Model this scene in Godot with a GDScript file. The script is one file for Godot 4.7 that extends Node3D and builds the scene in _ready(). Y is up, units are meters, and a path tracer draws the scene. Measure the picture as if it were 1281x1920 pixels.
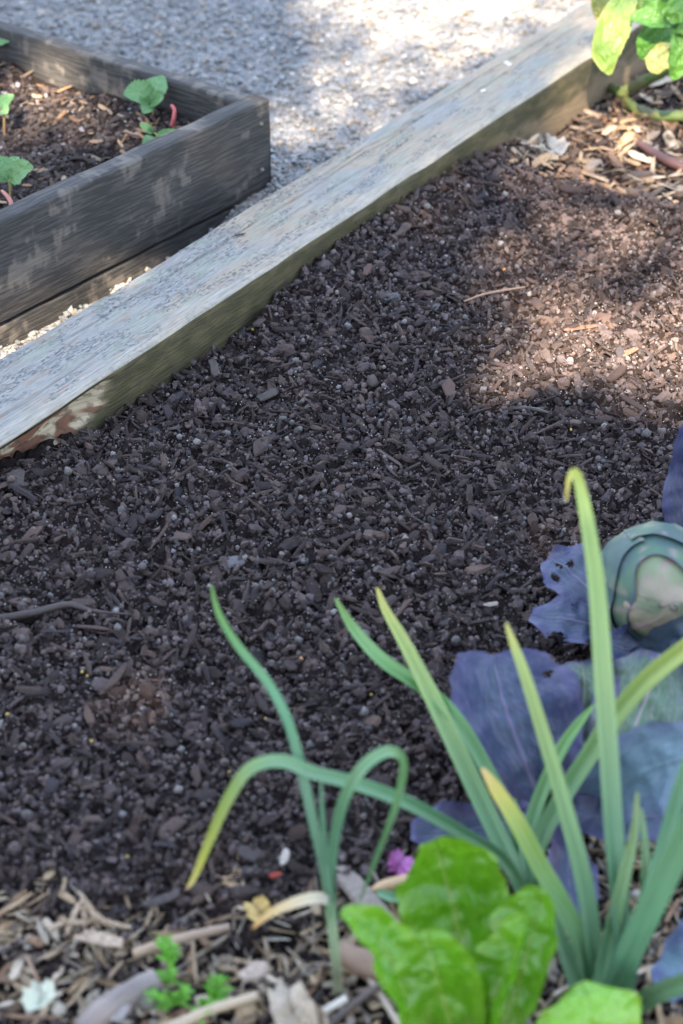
extends Node3D
# A shaded vegetable bed: dark potting soil behind a weathered timber, onions, lettuce and red cabbages in front, gravel and a second raised bed behind.

var rng := RandomNumberGenerator.new()
var n_low := FastNoiseLite.new()
var n_mid := FastNoiseLite.new()
var n_fine := FastNoiseLite.new()
var used := {}
const BO := Vector3(-0.374, 0.055, -1.789)      # outer top edge of the timber
const BU := Vector3(0.5463, 0, -0.8376)         # along the timber
const BV := Vector3(0.8376, 0, 0.5463)          # across it, towards the soil
const SUN := Vector3(-0.15, 1.0, 1.25)          # towards the sun

func lin(r: float, g: float, b: float) -> Color:
	return Color(r, g, b)

func srgb(r: float, g: float, b: float) -> Color:
	return Color(r, g, b).linear_to_srgb()

# ---------------------------------------------------------------- naming
func numbered(called: String) -> String:
	var k: int = used.get(called, 0)
	used[called] = k + 1
	return called if k == 0 else "%s_%03d" % [called, k]

func tag(o: Node, label: String, category: String, group := "") -> Node:
	o.set_meta("label", label)
	o.set_meta("category", category)
	if group:
		o.set_meta("group", group)
	return o

func thing(called: String, at: Vector3, label: String, category: String, group := "") -> Node3D:
	var o := Node3D.new()
	o.name = numbered(called)
	add_child(o)
	o.position = at
	tag(o, label, category, group)
	return o

func solo(called: String, mesh: Mesh, mat: Material, t: Transform3D) -> MeshInstance3D:
	var o := MeshInstance3D.new()
	o.name = numbered(called)
	o.mesh = mesh
	o.material_override = mat
	add_child(o)
	o.transform = t
	return o

func part(parent: Node3D, called: String, mesh: Mesh, mat: Material, t := Transform3D()) -> MeshInstance3D:
	var o := MeshInstance3D.new()
	o.name = called
	o.mesh = mesh
	o.material_override = mat
	parent.add_child(o, true)
	o.transform = t
	return o

func kind(o: Node, k: String) -> void:
	o.set_meta("kind", k)

# ---------------------------------------------------------------- materials
func mat(called: String, color: Color, rough: float, vertex := false) -> StandardMaterial3D:
	var m := StandardMaterial3D.new()
	m.resource_name = called
	m.albedo_color = color
	m.roughness = rough
	m.vertex_color_use_as_albedo = vertex
	return m

func noise_tex(freq: float, octaves: int, size: int, seed_: int, lo: Color, hi: Color, normal := false) -> NoiseTexture2D:
	var t := NoiseTexture2D.new()
	var n := FastNoiseLite.new()
	n.noise_type = FastNoiseLite.TYPE_SIMPLEX
	n.seed = seed_
	n.frequency = freq
	n.fractal_octaves = octaves
	t.noise = n
	t.width = size
	t.height = size
	t.seamless = true
	if not normal:
		var g := Gradient.new()
		g.set_color(0, lo)
		g.set_color(1, hi)
		t.color_ramp = g
	return t

func grained(m: StandardMaterial3D, tex: Texture2D, bump: Texture2D, scale: Vector3, relief: float, world := false) -> StandardMaterial3D:
	m.albedo_texture = tex
	m.uv1_triplanar = true
	m.uv1_world_triplanar = world
	m.uv1_scale = scale
	if bump:
		m.heightmap_enabled = true
		m.heightmap_texture = bump
		m.heightmap_scale = relief
	return m

# ---------------------------------------------------------------- meshes
func arrays_mesh(v: PackedVector3Array, idx: PackedInt32Array, col := PackedColorArray(), uv := PackedVector2Array()) -> ArrayMesh:
	# smooth normals from the faces (front faces run clockwise)
	var nrm := PackedVector3Array()
	nrm.resize(v.size())
	for k in range(0, idx.size(), 3):
		var a := idx[k]
		var b := idx[k + 1]
		var c := idx[k + 2]
		var n := (v[c] - v[a]).cross(v[b] - v[a])
		nrm[a] += n
		nrm[b] += n
		nrm[c] += n
	for k in nrm.size():
		nrm[k] = nrm[k].normalized()
	var arr := []
	arr.resize(Mesh.ARRAY_MAX)
	arr[Mesh.ARRAY_VERTEX] = v
	arr[Mesh.ARRAY_NORMAL] = nrm
	arr[Mesh.ARRAY_INDEX] = idx
	if col.size():
		arr[Mesh.ARRAY_COLOR] = col
	if uv.size():
		arr[Mesh.ARRAY_TEX_UV] = uv
	var m := ArrayMesh.new()
	m.add_surface_from_arrays(Mesh.PRIMITIVE_TRIANGLES, arr)
	return m

func flat_mesh(tris: PackedVector3Array) -> ArrayMesh:
	var st := SurfaceTool.new()
	st.begin(Mesh.PRIMITIVE_TRIANGLES)
	st.set_smooth_group(-1)
	for p in tris:
		st.add_vertex(p)
	st.generate_normals()
	return st.commit()

func ico(level: int) -> Array:
	var p := (1.0 + sqrt(5.0)) / 2.0
	var v: Array = []
	for q in [[-1, p, 0], [1, p, 0], [-1, -p, 0], [1, -p, 0], [0, -1, p], [0, 1, p], [0, -1, -p], [0, 1, -p], [p, 0, -1], [p, 0, 1], [-p, 0, -1], [-p, 0, 1]]:
		v.append(Vector3(q[0], q[1], q[2]).normalized())
	var f: Array = [[0, 11, 5], [0, 5, 1], [0, 1, 7], [0, 7, 10], [0, 10, 11], [1, 5, 9], [5, 11, 4], [11, 10, 2], [10, 7, 6], [7, 1, 8], [3, 9, 4], [3, 4, 2], [3, 2, 6], [3, 6, 8], [3, 8, 9], [4, 9, 5], [2, 4, 11], [6, 2, 10], [8, 6, 7], [9, 8, 1]]
	for l in level:
		var mid := {}
		var f2: Array = []
		for t in f:
			var m: Array = []
			for e in 3:
				var a: int = t[e]
				var b: int = t[(e + 1) % 3]
				var key := Vector2i(mini(a, b), maxi(a, b))
				if not mid.has(key):
					mid[key] = v.size()
					v.append(((v[a] + v[b]) * 0.5).normalized())
				m.append(mid[key])
			f2.append_array([[t[0], m[0], m[2]], [t[1], m[1], m[0]], [t[2], m[2], m[1]], [m[0], m[1], m[2]]])
		f = f2
	return [v, f]

func lump(level: int, rough: float, seed_: int, smooth := true) -> ArrayMesh:
	# an uneven stone or crumb, about one unit across
	var a := ico(level)
	var r := RandomNumberGenerator.new()
	r.seed = seed_
	var off := Vector3(r.randf() * 50, r.randf() * 50, r.randf() * 50)
	var v := PackedVector3Array()
	for p in a[0]:
		var k: float = 1.0 + rough * (n_low.get_noise_3dv((p * 55.0 + off * 20.0)) * 1.3) + r.randf_range(-rough, rough) * 0.35
		v.append(p * 0.5 * k)
	if smooth:
		var idx := PackedInt32Array()
		for t in a[1]:
			idx.append_array([t[0], t[2], t[1]])
		return arrays_mesh(v, idx)
	var tris := PackedVector3Array()
	for t in a[1]:
		tris.append_array([v[t[0]], v[t[2]], v[t[1]]])
	return flat_mesh(tris)

func chip_mesh(seed_: int, slim: float, thick: float, ragged: float) -> ArrayMesh:
	# a torn flake of wood or bark, one unit long in x, lying in xz
	var r := RandomNumberGenerator.new()
	r.seed = seed_
	var n := 9
	var top := PackedVector3Array()
	var bot := PackedVector3Array()
	var bend := r.randf_range(-0.12, 0.12)
	for k in n:
		var a := TAU * k / n
		var cx := cos(a)
		var cz := sin(a)
		var x := signf(cx) * pow(absf(cx), 0.6) * 0.5 * (1.0 + r.randf_range(-ragged, ragged))
		var z := signf(cz) * pow(absf(cz), 0.7) * 0.5 * slim * (1.0 + r.randf_range(-ragged, ragged))
		var lift := bend * x * x * 4.0 * 0.5
		var h := thick * 0.5 * r.randf_range(0.45, 1.15)
		top.append(Vector3(x * 0.93, h + lift, z * 0.88))
		bot.append(Vector3(x, -h * 0.7 + lift, z))
	var ct := Vector3(r.randf_range(-0.1, 0.1), thick * 0.62, 0)
	var cb := Vector3(0, -thick * 0.5, 0)
	var tris := PackedVector3Array()
	for k in n:
		var j := (k + 1) % n
		tris.append_array([ct, top[k], top[j], cb, bot[j], bot[k], top[k], bot[k], top[j], top[j], bot[k], bot[j]])
	return flat_mesh(tris)

func spline(pts: Array, t: float) -> Vector3:
	var n := pts.size() - 1
	var f := clampf(t, 0.0, 1.0) * n
	var i := mini(int(f), n - 1)
	var w := f - i
	var p0: Vector3 = pts[maxi(i - 1, 0)]
	var p1: Vector3 = pts[i]
	var p2: Vector3 = pts[i + 1]
	var p3: Vector3 = pts[mini(i + 2, n)]
	return p1.cubic_interpolate(p2, p0, p3, w)

func ramp(vals: Array, t: float) -> float:
	var n := vals.size() - 1
	var f := clampf(t, 0.0, 1.0) * n
	var i := mini(int(f), n - 1)
	return lerpf(vals[i], vals[i + 1], f - i)

func tints(cols: Array, t: float) -> Color:
	var n := cols.size() - 1
	var f := clampf(t, 0.0, 1.0) * n
	var i := mini(int(f), n - 1)
	var a: Color = cols[i]
	return a.lerp(cols[i + 1], f - i)

func blade(pts: Array, widths: Array, cols: Array, fold := 0.35, thick := 0.22, facing := Vector3(0, 0.75, 0.66)) -> ArrayMesh:
	# a strap leaf: a flattened, keeled tube swept along the points
	var n := pts.size() * 7
	var sides := 16
	var v := PackedVector3Array()
	var c := PackedColorArray()
	var idx := PackedInt32Array()
	var side := Vector3.ZERO
	for i in n + 1:
		var t := float(i) / n
		var p := spline(pts, t)
		var tan := (spline(pts, t + 0.01) - spline(pts, t - 0.01)).normalized()
		var s := tan.cross(facing).normalized()
		if side != Vector3.ZERO:
			s = (side * 0.75 + s * 0.25).normalized()
			s = (s - tan * s.dot(tan)).normalized()
		side = s
		var up := s.cross(tan).normalized()
		var w := ramp(widths, t) * 0.5
		var col := tints(cols, t)
		for k in sides:
			var a := TAU * k / sides
			var lx := cos(a)
			var ly := sin(a) * thick + (absf(lx) - 0.4) * fold
			v.append(p + s * lx * w + up * ly * w)
			var streak := 1.0 + 0.12 * sin(lx * 23.0) + 0.22 * n_mid.get_noise_3d(lx * 60.0, t * 500.0 * w * 10.0, w * 9000.0)
			c.append(Color(col.r * streak, col.g * streak, col.b * streak))
	for i in n:
		for k in sides:
			var a := i * sides + k
			var b := i * sides + (k + 1) % sides
			idx.append_array([a, b, a + sides, b, b + sides, a + sides])
	for e in [0, n]:
		var m := v.size()
		v.append(spline(pts, float(e) / n))
		c.append(tints(cols, float(e) / n))
		for k in sides:
			var a: int = e * sides + k
			var b: int = e * sides + (k + 1) % sides
			idx.append_array([m, b, a] if e == 0 else [m, a, b])
	return arrays_mesh(v, idx, c)

func tube(pts: Array, radii: Array, cols: Array, sides := 9, rough := 0.0) -> ArrayMesh:
	var n := pts.size() * 5
	var v := PackedVector3Array()
	var c := PackedColorArray()
	var idx := PackedInt32Array()
	var ref := Vector3(0.3, 1, 0.2).normalized()
	for i in n + 1:
		var t := float(i) / n
		var p := spline(pts, t)
		var tan := (spline(pts, t + 0.01) - spline(pts, t - 0.01)).normalized()
		var s := tan.cross(ref).normalized()
		var up := s.cross(tan)
		for k in sides:
			var a := TAU * k / sides
			var r := ramp(radii, t) * (1.0 + rough * n_mid.get_noise_3d(p.x * 900.0 + cos(a) * 40.0, p.y * 900.0 + sin(a) * 40.0, p.z * 900.0))
			v.append(p + s * cos(a) * r + up * sin(a) * r)
			c.append(tints(cols, t))
	for i in n:
		for k in sides:
			var a := i * sides + k
			var b := i * sides + (k + 1) % sides
			idx.append_array([a, b, a + sides, b, b + sides, a + sides])
	for e in [0, n]:
		var m := v.size()
		v.append(spline(pts, float(e) / n))
		c.append(tints(cols, float(e) / n))
		for k in sides:
			var a: int = e * sides + k
			var b: int = e * sides + (k + 1) % sides
			idx.append_array([m, b, a] if e == 0 else [m, a, b])
	return arrays_mesh(v, idx, c)

func broad(pts: Array, widths: Array, facing: Vector3, look: Dictionary) -> ArrayMesh:
	# a broad leaf on a midrib: cupped, ruffled, blistered, with veins, bites and a toothed edge where the look asks for them
	var nu: int = look.get("nu", 46)
	var nv: int = look.get("nv", 34)
	var cup: float = look.get("cup", 0.3)
	var ruffle: float = look.get("ruffle", 0.0)
	var waves: float = look.get("waves", 5.0)
	var blister: float = look.get("blister", 0.0)
	var tooth: float = look.get("tooth", 0.0)
	var holes: Array = look.get("holes", [])
	var sd: float = look.get("seed", 1.0) * 37.3
	var v := PackedVector3Array()
	var c := PackedColorArray()
	var side := Vector3.ZERO
	var pucker: float = look.get("pucker", 1300.0)
	var span := 0.0
	for i in pts.size() - 1:
		span += pts[i].distance_to(pts[i + 1])
	for i in nu + 1:
		var t := float(i) / nu
		var p := spline(pts, t)
		var tan := (spline(pts, t + 0.012) - spline(pts, t - 0.012)).normalized()
		var s := tan.cross(facing).normalized()
		if side != Vector3.ZERO:
			s = (side * 0.7 + s * 0.3).normalized()
			s = (s - tan * s.dot(tan)).normalized()
		side = s
		var up := s.cross(tan).normalized()
		var w0 := ramp(widths, t)
		for j in nv + 1:
			var q := float(j) / nv * 2.0 - 1.0
			var edge := 1.0 + (tooth * (absf(fmod(t * 14.0 + 0.5, 1.0) - 0.5) - 0.25) if tooth > 0.0 else 0.05 * n_low.get_noise_2d(t * 300.0 + sd, signf(q) * 40.0))
			var w := w0 * 0.5 * edge
			var lift := cup * w * q * q * 1.1
			lift += ruffle * pow(absf(q), 2.2) * sin(t * waves * TAU + signf(q) * 1.7 + sd) * w
			lift += blister * (n_low.get_noise_3d(t * span * pucker + sd, q * w * pucker, sd) * 1.6 + 0.25 * n_mid.get_noise_3d(t * span * pucker + sd, q * w * pucker, sd))
			var vein := veins(t, q, look)
			lift += vein * look.get("ribs", -blister * 0.8)
			v.append(p + s * q * w + up * lift)
			c.append(leaf_color(t, q, vein, look, sd))
	var idx := PackedInt32Array()
	for i in nu:
		for j in nv:
			var t := (i + 0.5) / nu
			var q := (j + 0.5) / nv * 2.0 - 1.0
			var open := false
			for h in holes:
				var d := Vector2((t - h[0]) / h[2], (q - h[1]) / h[3]).length()
				if d < 1.0 + 0.5 * n_low.get_noise_2d(t * 900.0, q * 500.0):
					open = true
			if open:
				continue
			var a := i * (nv + 1) + j
			idx.append_array([a, a + 1, a + nv + 1, a + 1, a + nv + 2, a + nv + 1])
	return arrays_mesh(v, idx, c)

func veins(t: float, q: float, look: Dictionary) -> float:
	var rib: float = look.get("rib", 0.05)
	var m := exp(-pow(q / (rib * (1.25 - t)), 2.0))
	var count: float = look.get("count", 7.0)
	var f: float = t * count - absf(q) * look.get("slant", 1.6) + (0.3 if q > 0.0 else 0.0) + 0.25 * n_low.get_noise_2d(t * 90.0, q * 90.0)
	if look.get("palm", 0.0) > 0.0:
		f = q * look.palm / (0.25 + 0.75 * t) + 0.35 * n_low.get_noise_2d(t * 120.0, q * 60.0)
		if absf(f) < 0.5:
			f = 0.5
		var split := absf(fmod(absf(q) * 9.0 + t * 6.0 + 0.4 * n_low.get_noise_2d(t * 200.0, q * 200.0), 1.0) - 0.5)
		m = maxf(m, 0.45 * exp(-pow(split / 0.05, 2.0)))
	var d := absf(f - roundf(f))
	var fine := exp(-pow(d / 0.085, 2.0)) * clampf(1.15 - absf(q), 0.0, 1.0) * clampf(1.2 - t, 0.0, 1.0)
	return clampf(maxf(m, fine * look.get("fine", 0.6)), 0.0, 1.0)

func leaf_color(t: float, q: float, vein: float, look: Dictionary, sd: float) -> Color:
	var base := tints(look.cols, t)
	var rim: Color = look.get("rim", base)
	var centre: Color = look.get("centre", base)
	var e := smoothstep(0.62, 1.0, maxf(absf(q), smoothstep(0.72, 1.0, t) * 0.95) + 0.22 * n_low.get_noise_2d(t * 140.0 + sd, q * 80.0))
	var k := smoothstep(0.75, 0.1, absf(q) + 0.25 * n_low.get_noise_2d(t * 110.0 - sd, q * 90.0))
	var col := base.lerp(centre, k).lerp(rim, e)
	var mottle := 1.0 + 0.22 * n_low.get_noise_2d(t * 240.0 + sd, q * 190.0) + 0.12 * n_fine.get_noise_2d(t * 900.0, q * 600.0 + sd)
	col = Color(col.r * mottle, col.g * mottle, col.b * mottle)
	return col.lerp(look.get("vein", col), vein * look.get("vein_mix", 0.6))

# ---------------------------------------------------------------- the lie of the land
func along(x: float, z: float) -> float:
	return (x - BO.x) * BU.x + (z - BO.z) * BU.z

func across(x: float, z: float) -> float:
	return (x - BO.x) * BV.x + (z - BO.z) * BV.z - 0.122

func table(tb: Array, s: float) -> float:
	for k in tb.size() - 1:
		if s < tb[k + 1][0]:
			return lerpf(tb[k][1], tb[k + 1][1], clampf((s - tb[k][0]) / (tb[k + 1][0] - tb[k][0]), 0.0, 1.0))
	return tb[-1][1]

const CONTACT := [[-0.6, 0.035], [-0.14, 0.018], [-0.06, 0.006], [0.03, -0.004], [0.17, -0.006], [0.26, -0.008], [0.37, 0.012], [0.5, 0.024], [0.8, 0.018], [0.93, 0.004], [1.02, -0.038], [2.5, -0.045]]

func far_chips(x: float, z: float) -> float:   # more than zero in the wood chip mulch behind the soil
	return (-2.44 + (x - 0.18) * 0.5) - z + 0.05 * n_low.get_noise_2d(x * 160.0, z * 160.0)

func near_chips(x: float, z: float) -> float:  # more than zero in the straw and chips in front
	return z + (1.035 + maxf(0.0, x + 0.03) * 0.75) + 0.05 * n_low.get_noise_2d(x * 170.0, z * 170.0 + 40.0)

func soil_h(x: float, z: float) -> float:
	var d := maxf(across(x, z), 0.0)
	var h := 0.010 * n_low.get_noise_2d(x * 38.0, z * 38.0) + 0.005 * n_low.get_noise_2d(x * 160.0, z * 160.0)
	h = lerpf(h, table(CONTACT, along(x, z)), exp(-d * d / 0.011))
	h -= 0.045 * smoothstep(-0.02, 0.07, far_chips(x, z)) * smoothstep(0.0, 0.2, d)
	h -= 0.022 * smoothstep(-0.03, 0.06, near_chips(x, z))
	return h

func grit_h(x: float, z: float) -> float:
	return soil_h(x, z) + clods(x, z) + 0.003 * n_fine.get_noise_2d(x * 3500.0, z * 3500.0)

func clods(x: float, z: float) -> float:
	return 0.0105 * n_mid.get_noise_2d(x * 800.0, z * 800.0) + 0.004 * n_low.get_noise_2d(x * 420.0, z * 420.0)

func in_view(x: float, z: float, margin := 0.1) -> bool:
	return absf(x) < 0.075 + 0.185 * absf(z) + margin

func gravel_h(x: float, z: float) -> float:
	var b := box_local(x, z)
	var mound := exp(-pow((b.y + 0.02) / 0.13, 2.0) - pow((b.x - 0.02) / 0.12, 2.0))
	return -0.020 + 0.007 * n_low.get_noise_2d(x * 60.0, z * 60.0) + 0.042 * mound

func scatter(called: String, list: Array, meshes: Array, material: Material, parent: Node3D = null, label := "", category := "") -> void:
	# list of [Transform3D, Color]; one MultiMesh for each mesh variant, under one object
	var root: Node3D = parent
	if root == null:
		root = Node3D.new()
		root.name = numbered(called)
		add_child(root)
		tag(root, label, category)
		kind(root, "stuff")
	for m in meshes.size():
		var mine: Array = []
		for k in range(m, list.size(), meshes.size()):
			mine.append(list[k])
		if mine.is_empty():
			continue
		var mm := MultiMesh.new()
		mm.transform_format = MultiMesh.TRANSFORM_3D
		mm.use_colors = true
		mm.mesh = meshes[m]
		mm.instance_count = mine.size()
		for k in mine.size():
			mm.set_instance_transform(k, mine[k][0])
			mm.set_instance_color(k, mine[k][1])
		var o := MultiMeshInstance3D.new()
		o.name = called
		o.multimesh = mm
		o.material_override = material
		kind(o, "stuff")
		root.add_child(o, true)

func lying(p: Vector3, size: Vector3, tilt: float) -> Transform3D:
	var b := Basis(Vector3.UP, rng.randf() * TAU) * Basis(Vector3.RIGHT, rng.randf_range(-tilt, tilt)) * Basis(Vector3.BACK, rng.randf_range(-tilt, tilt))
	return Transform3D(b.scaled_local(size), p)

func shade_of(c: Color, spread: float) -> Color:
	var k := 1.0 + rng.randf_range(-spread, spread)
	var w := rng.randf_range(-0.06, 0.06)
	return Color(c.r * k * (1.0 + w), c.g * k, c.b * k * (1.0 - w))

# ---------------------------------------------------------------- the scene
func _ready() -> void:
	rng.seed = 20240611
	n_low.noise_type = FastNoiseLite.TYPE_SIMPLEX_SMOOTH
	n_low.seed = 5
	n_low.frequency = 0.05
	n_low.fractal_octaves = 2
	n_mid.noise_type = FastNoiseLite.TYPE_SIMPLEX
	n_mid.seed = 17
	n_mid.frequency = 0.05
	n_mid.fractal_octaves = 3
	n_fine.noise_type = FastNoiseLite.TYPE_SIMPLEX
	n_fine.seed = 29
	n_fine.frequency = 0.1
	n_fine.fractal_octaves = 2

	# --- camera
	var cam := Camera3D.new()
	cam.name = "camera"
	add_child(cam)
	cam.position = Vector3(0, 1.055, 0)
	cam.rotation_degrees = Vector3(-33.991, 0, 0)
	var lens := CameraAttributesPhysical.new()
	lens.frustum_focal_length = 43.75
	lens.exposure_aperture = 3.3
	lens.frustum_focus_distance = 2.02
	cam.attributes = lens
	cam.fov = 30.676
	cam.near = 0.05
	cam.far = 200.0
	cam.current = true
	# --- sky and sun
	var env := Environment.new()
	env.background_mode = Environment.BG_SKY
	var sky := Sky.new()
	var sm := ProceduralSkyMaterial.new()
	sm.sky_top_color = Color(0.62, 0.68, 0.79)
	sm.sky_horizon_color = Color(0.85, 0.87, 0.88)
	sm.sky_curve = 0.18
	sm.ground_bottom_color = Color(0.36, 0.35, 0.33)
	sm.ground_horizon_color = Color(0.6, 0.62, 0.62)
	sky.sky_material = sm
	env.sky = sky
	env.tonemap_mode = Environment.TONE_MAPPER_LINEAR
	env.tonemap_exposure = 7.4
	env.background_energy_multiplier = 0.75
	env.sdfgi_enabled = true
	env.ssao_enabled = true
	env.ssil_enabled = true
	var we := WorldEnvironment.new()
	we.name = "environment"
	we.environment = env
	add_child(we)
	var sun := DirectionalLight3D.new()
	sun.name = "sun"
	sun.light_energy = 1.6
	sun.light_color = Color(1.0, 0.91, 0.80)
	sun.light_angular_distance = 0.55
	sun.shadow_enabled = true
	add_child(sun)
	sun.look_at_from_position(SUN * 5.0, Vector3.ZERO)

	make_materials()
	make_ground()
	make_timber()
	make_box()
	make_tree()
	make_soil_pieces()
	make_mulch()
	make_plants()
	make_berries()
	make_far_plant()
	make_litter()

var M := {}

func make_materials() -> void:
	var speck := noise_tex(0.09, 4, 256, 3, Color(0.62, 0.62, 0.62), Color(1, 1, 1))
	var bumpy := noise_tex(0.05, 5, 256, 4, Color.BLACK, Color.WHITE)
	M.soil = grained(mat("soil", Color.WHITE, 0.92, true), speck, bumpy, Vector3.ONE * 9.0, 0.25, true)
	M.crumb = mat("soil crumb", Color.WHITE, 0.9, true)
	M.crumb.metallic_specular = 0.2
	M.soil.metallic_specular = 0.15
	M.bark = grained(mat("bark", Color.WHITE, 0.82, true), speck, bumpy, Vector3(0.35, 3.0, 3.0), 0.05)
	M.perlite = grained(mat("perlite", Color.WHITE, 0.8, true), noise_tex(0.06, 4, 256, 8, Color(0.3, 0.29, 0.29), Color(1, 1, 1)), bumpy, Vector3.ONE * 0.9, 0.03)
	M.stone = grained(mat("stone", Color.WHITE, 0.85, true), speck, bumpy, Vector3.ONE * 0.8, 0.03)
	M.chipwood = grained(mat("wood chip", Color.WHITE, 0.85, true), noise_tex(0.05, 4, 256, 12, Color(0.55, 0.5, 0.44), Color(1, 1, 1)), bumpy, Vector3(0.12, 2.2, 2.2), 0.05)
	M.gravel_sheet = grained(mat("gravel bed", srgb(0.30, 0.305, 0.305), 0.95), speck, bumpy, Vector3.ONE * 6.0, 0.4, true)
	for k in [["onion", 0.42, 0.25], ["lettuce", 0.28, 0.55], ["cabbage", 0.5, 0.14], ["green", 0.4, 0.5], ["dry", 0.8, 0.25]]:
		var m := mat(k[0], Color.WHITE, k[1], true)
		m.backlight_enabled = true
		m.backlight = Color(k[2], k[2], k[2])
		M[k[0]] = m
	M.stem = mat("stem", Color.WHITE, 0.55, true)
	M.head = mat("cabbage head", Color.WHITE, 0.6, true)
	# solid-colour versions for single pieces that are meshes of their own
	M.bark.metallic_specular = 0.25
	M.bark_tones = []
	for c in [[0.032, 0.024, 0.024], [0.046, 0.034, 0.032], [0.060, 0.045, 0.041], [0.078, 0.056, 0.050], [0.040, 0.034, 0.037], [0.098, 0.068, 0.057]]:
		M.bark_tones.append(grained(mat("bark piece", srgb(c[0] * 1.55, c[1] * 1.55, c[2] * 1.55), 0.82), speck, bumpy, Vector3(0.35, 3.0, 3.0), 0.05))
		M.bark_tones[-1].metallic_specular = 0.25
	M.perlite_tones = []
	for c in [[0.42, 0.40, 0.385], [0.31, 0.295, 0.285], [0.2, 0.185, 0.18]]:
		M.perlite_tones.append(grained(mat("perlite piece", srgb(c[0], c[1], c[2]), 0.8), M.perlite.albedo_texture, bumpy, Vector3.ONE * 0.9, 0.03))
	M.wood_tones = []
	for c in [[0.50, 0.37, 0.23], [0.62, 0.50, 0.35], [0.34, 0.22, 0.14], [0.44, 0.37, 0.30], [0.72, 0.65, 0.54], [0.2, 0.135, 0.095], [0.13, 0.095, 0.078]]:
		M.wood_tones.append(grained(mat("wood piece", srgb(c[0], c[1], c[2]), 0.85), M.chipwood.albedo_texture, bumpy, Vector3(0.12, 2.2, 2.2), 0.05))
	M.chips = []
	for k in 8:
		M.chips.append(chip_mesh(100 + k, 0.42, 0.16, 0.28))
	M.splinters = []
	for k in 8:
		M.splinters.append(chip_mesh(200 + k, 0.16, 0.07, 0.3))
	M.crumbs = []
	for k in 5:
		M.crumbs.append(lump(0, 0.5, 300 + k, false))
	M.lumps = []
	for k in 6:
		M.lumps.append(lump(1, 0.34, 400 + k, true))
	M.stones = []
	for k in 6:
		M.stones.append(lump(1, 0.45, 500 + k, false))
	M.fibres = []
	for k in 5:
		var r := RandomNumberGenerator.new()
		r.seed = 600 + k
		var p: Array = []
		for i in 5:
			p.append(Vector3(i * 0.25 - 0.5, r.randf_range(-0.05, 0.07), r.randf_range(-0.09, 0.09)))
		var w := PackedColorArray()
		M.fibres.append(tube(p, [0.02, 0.032, 0.03, 0.02, 0.008], [Color.WHITE, Color.WHITE], 5))

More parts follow.
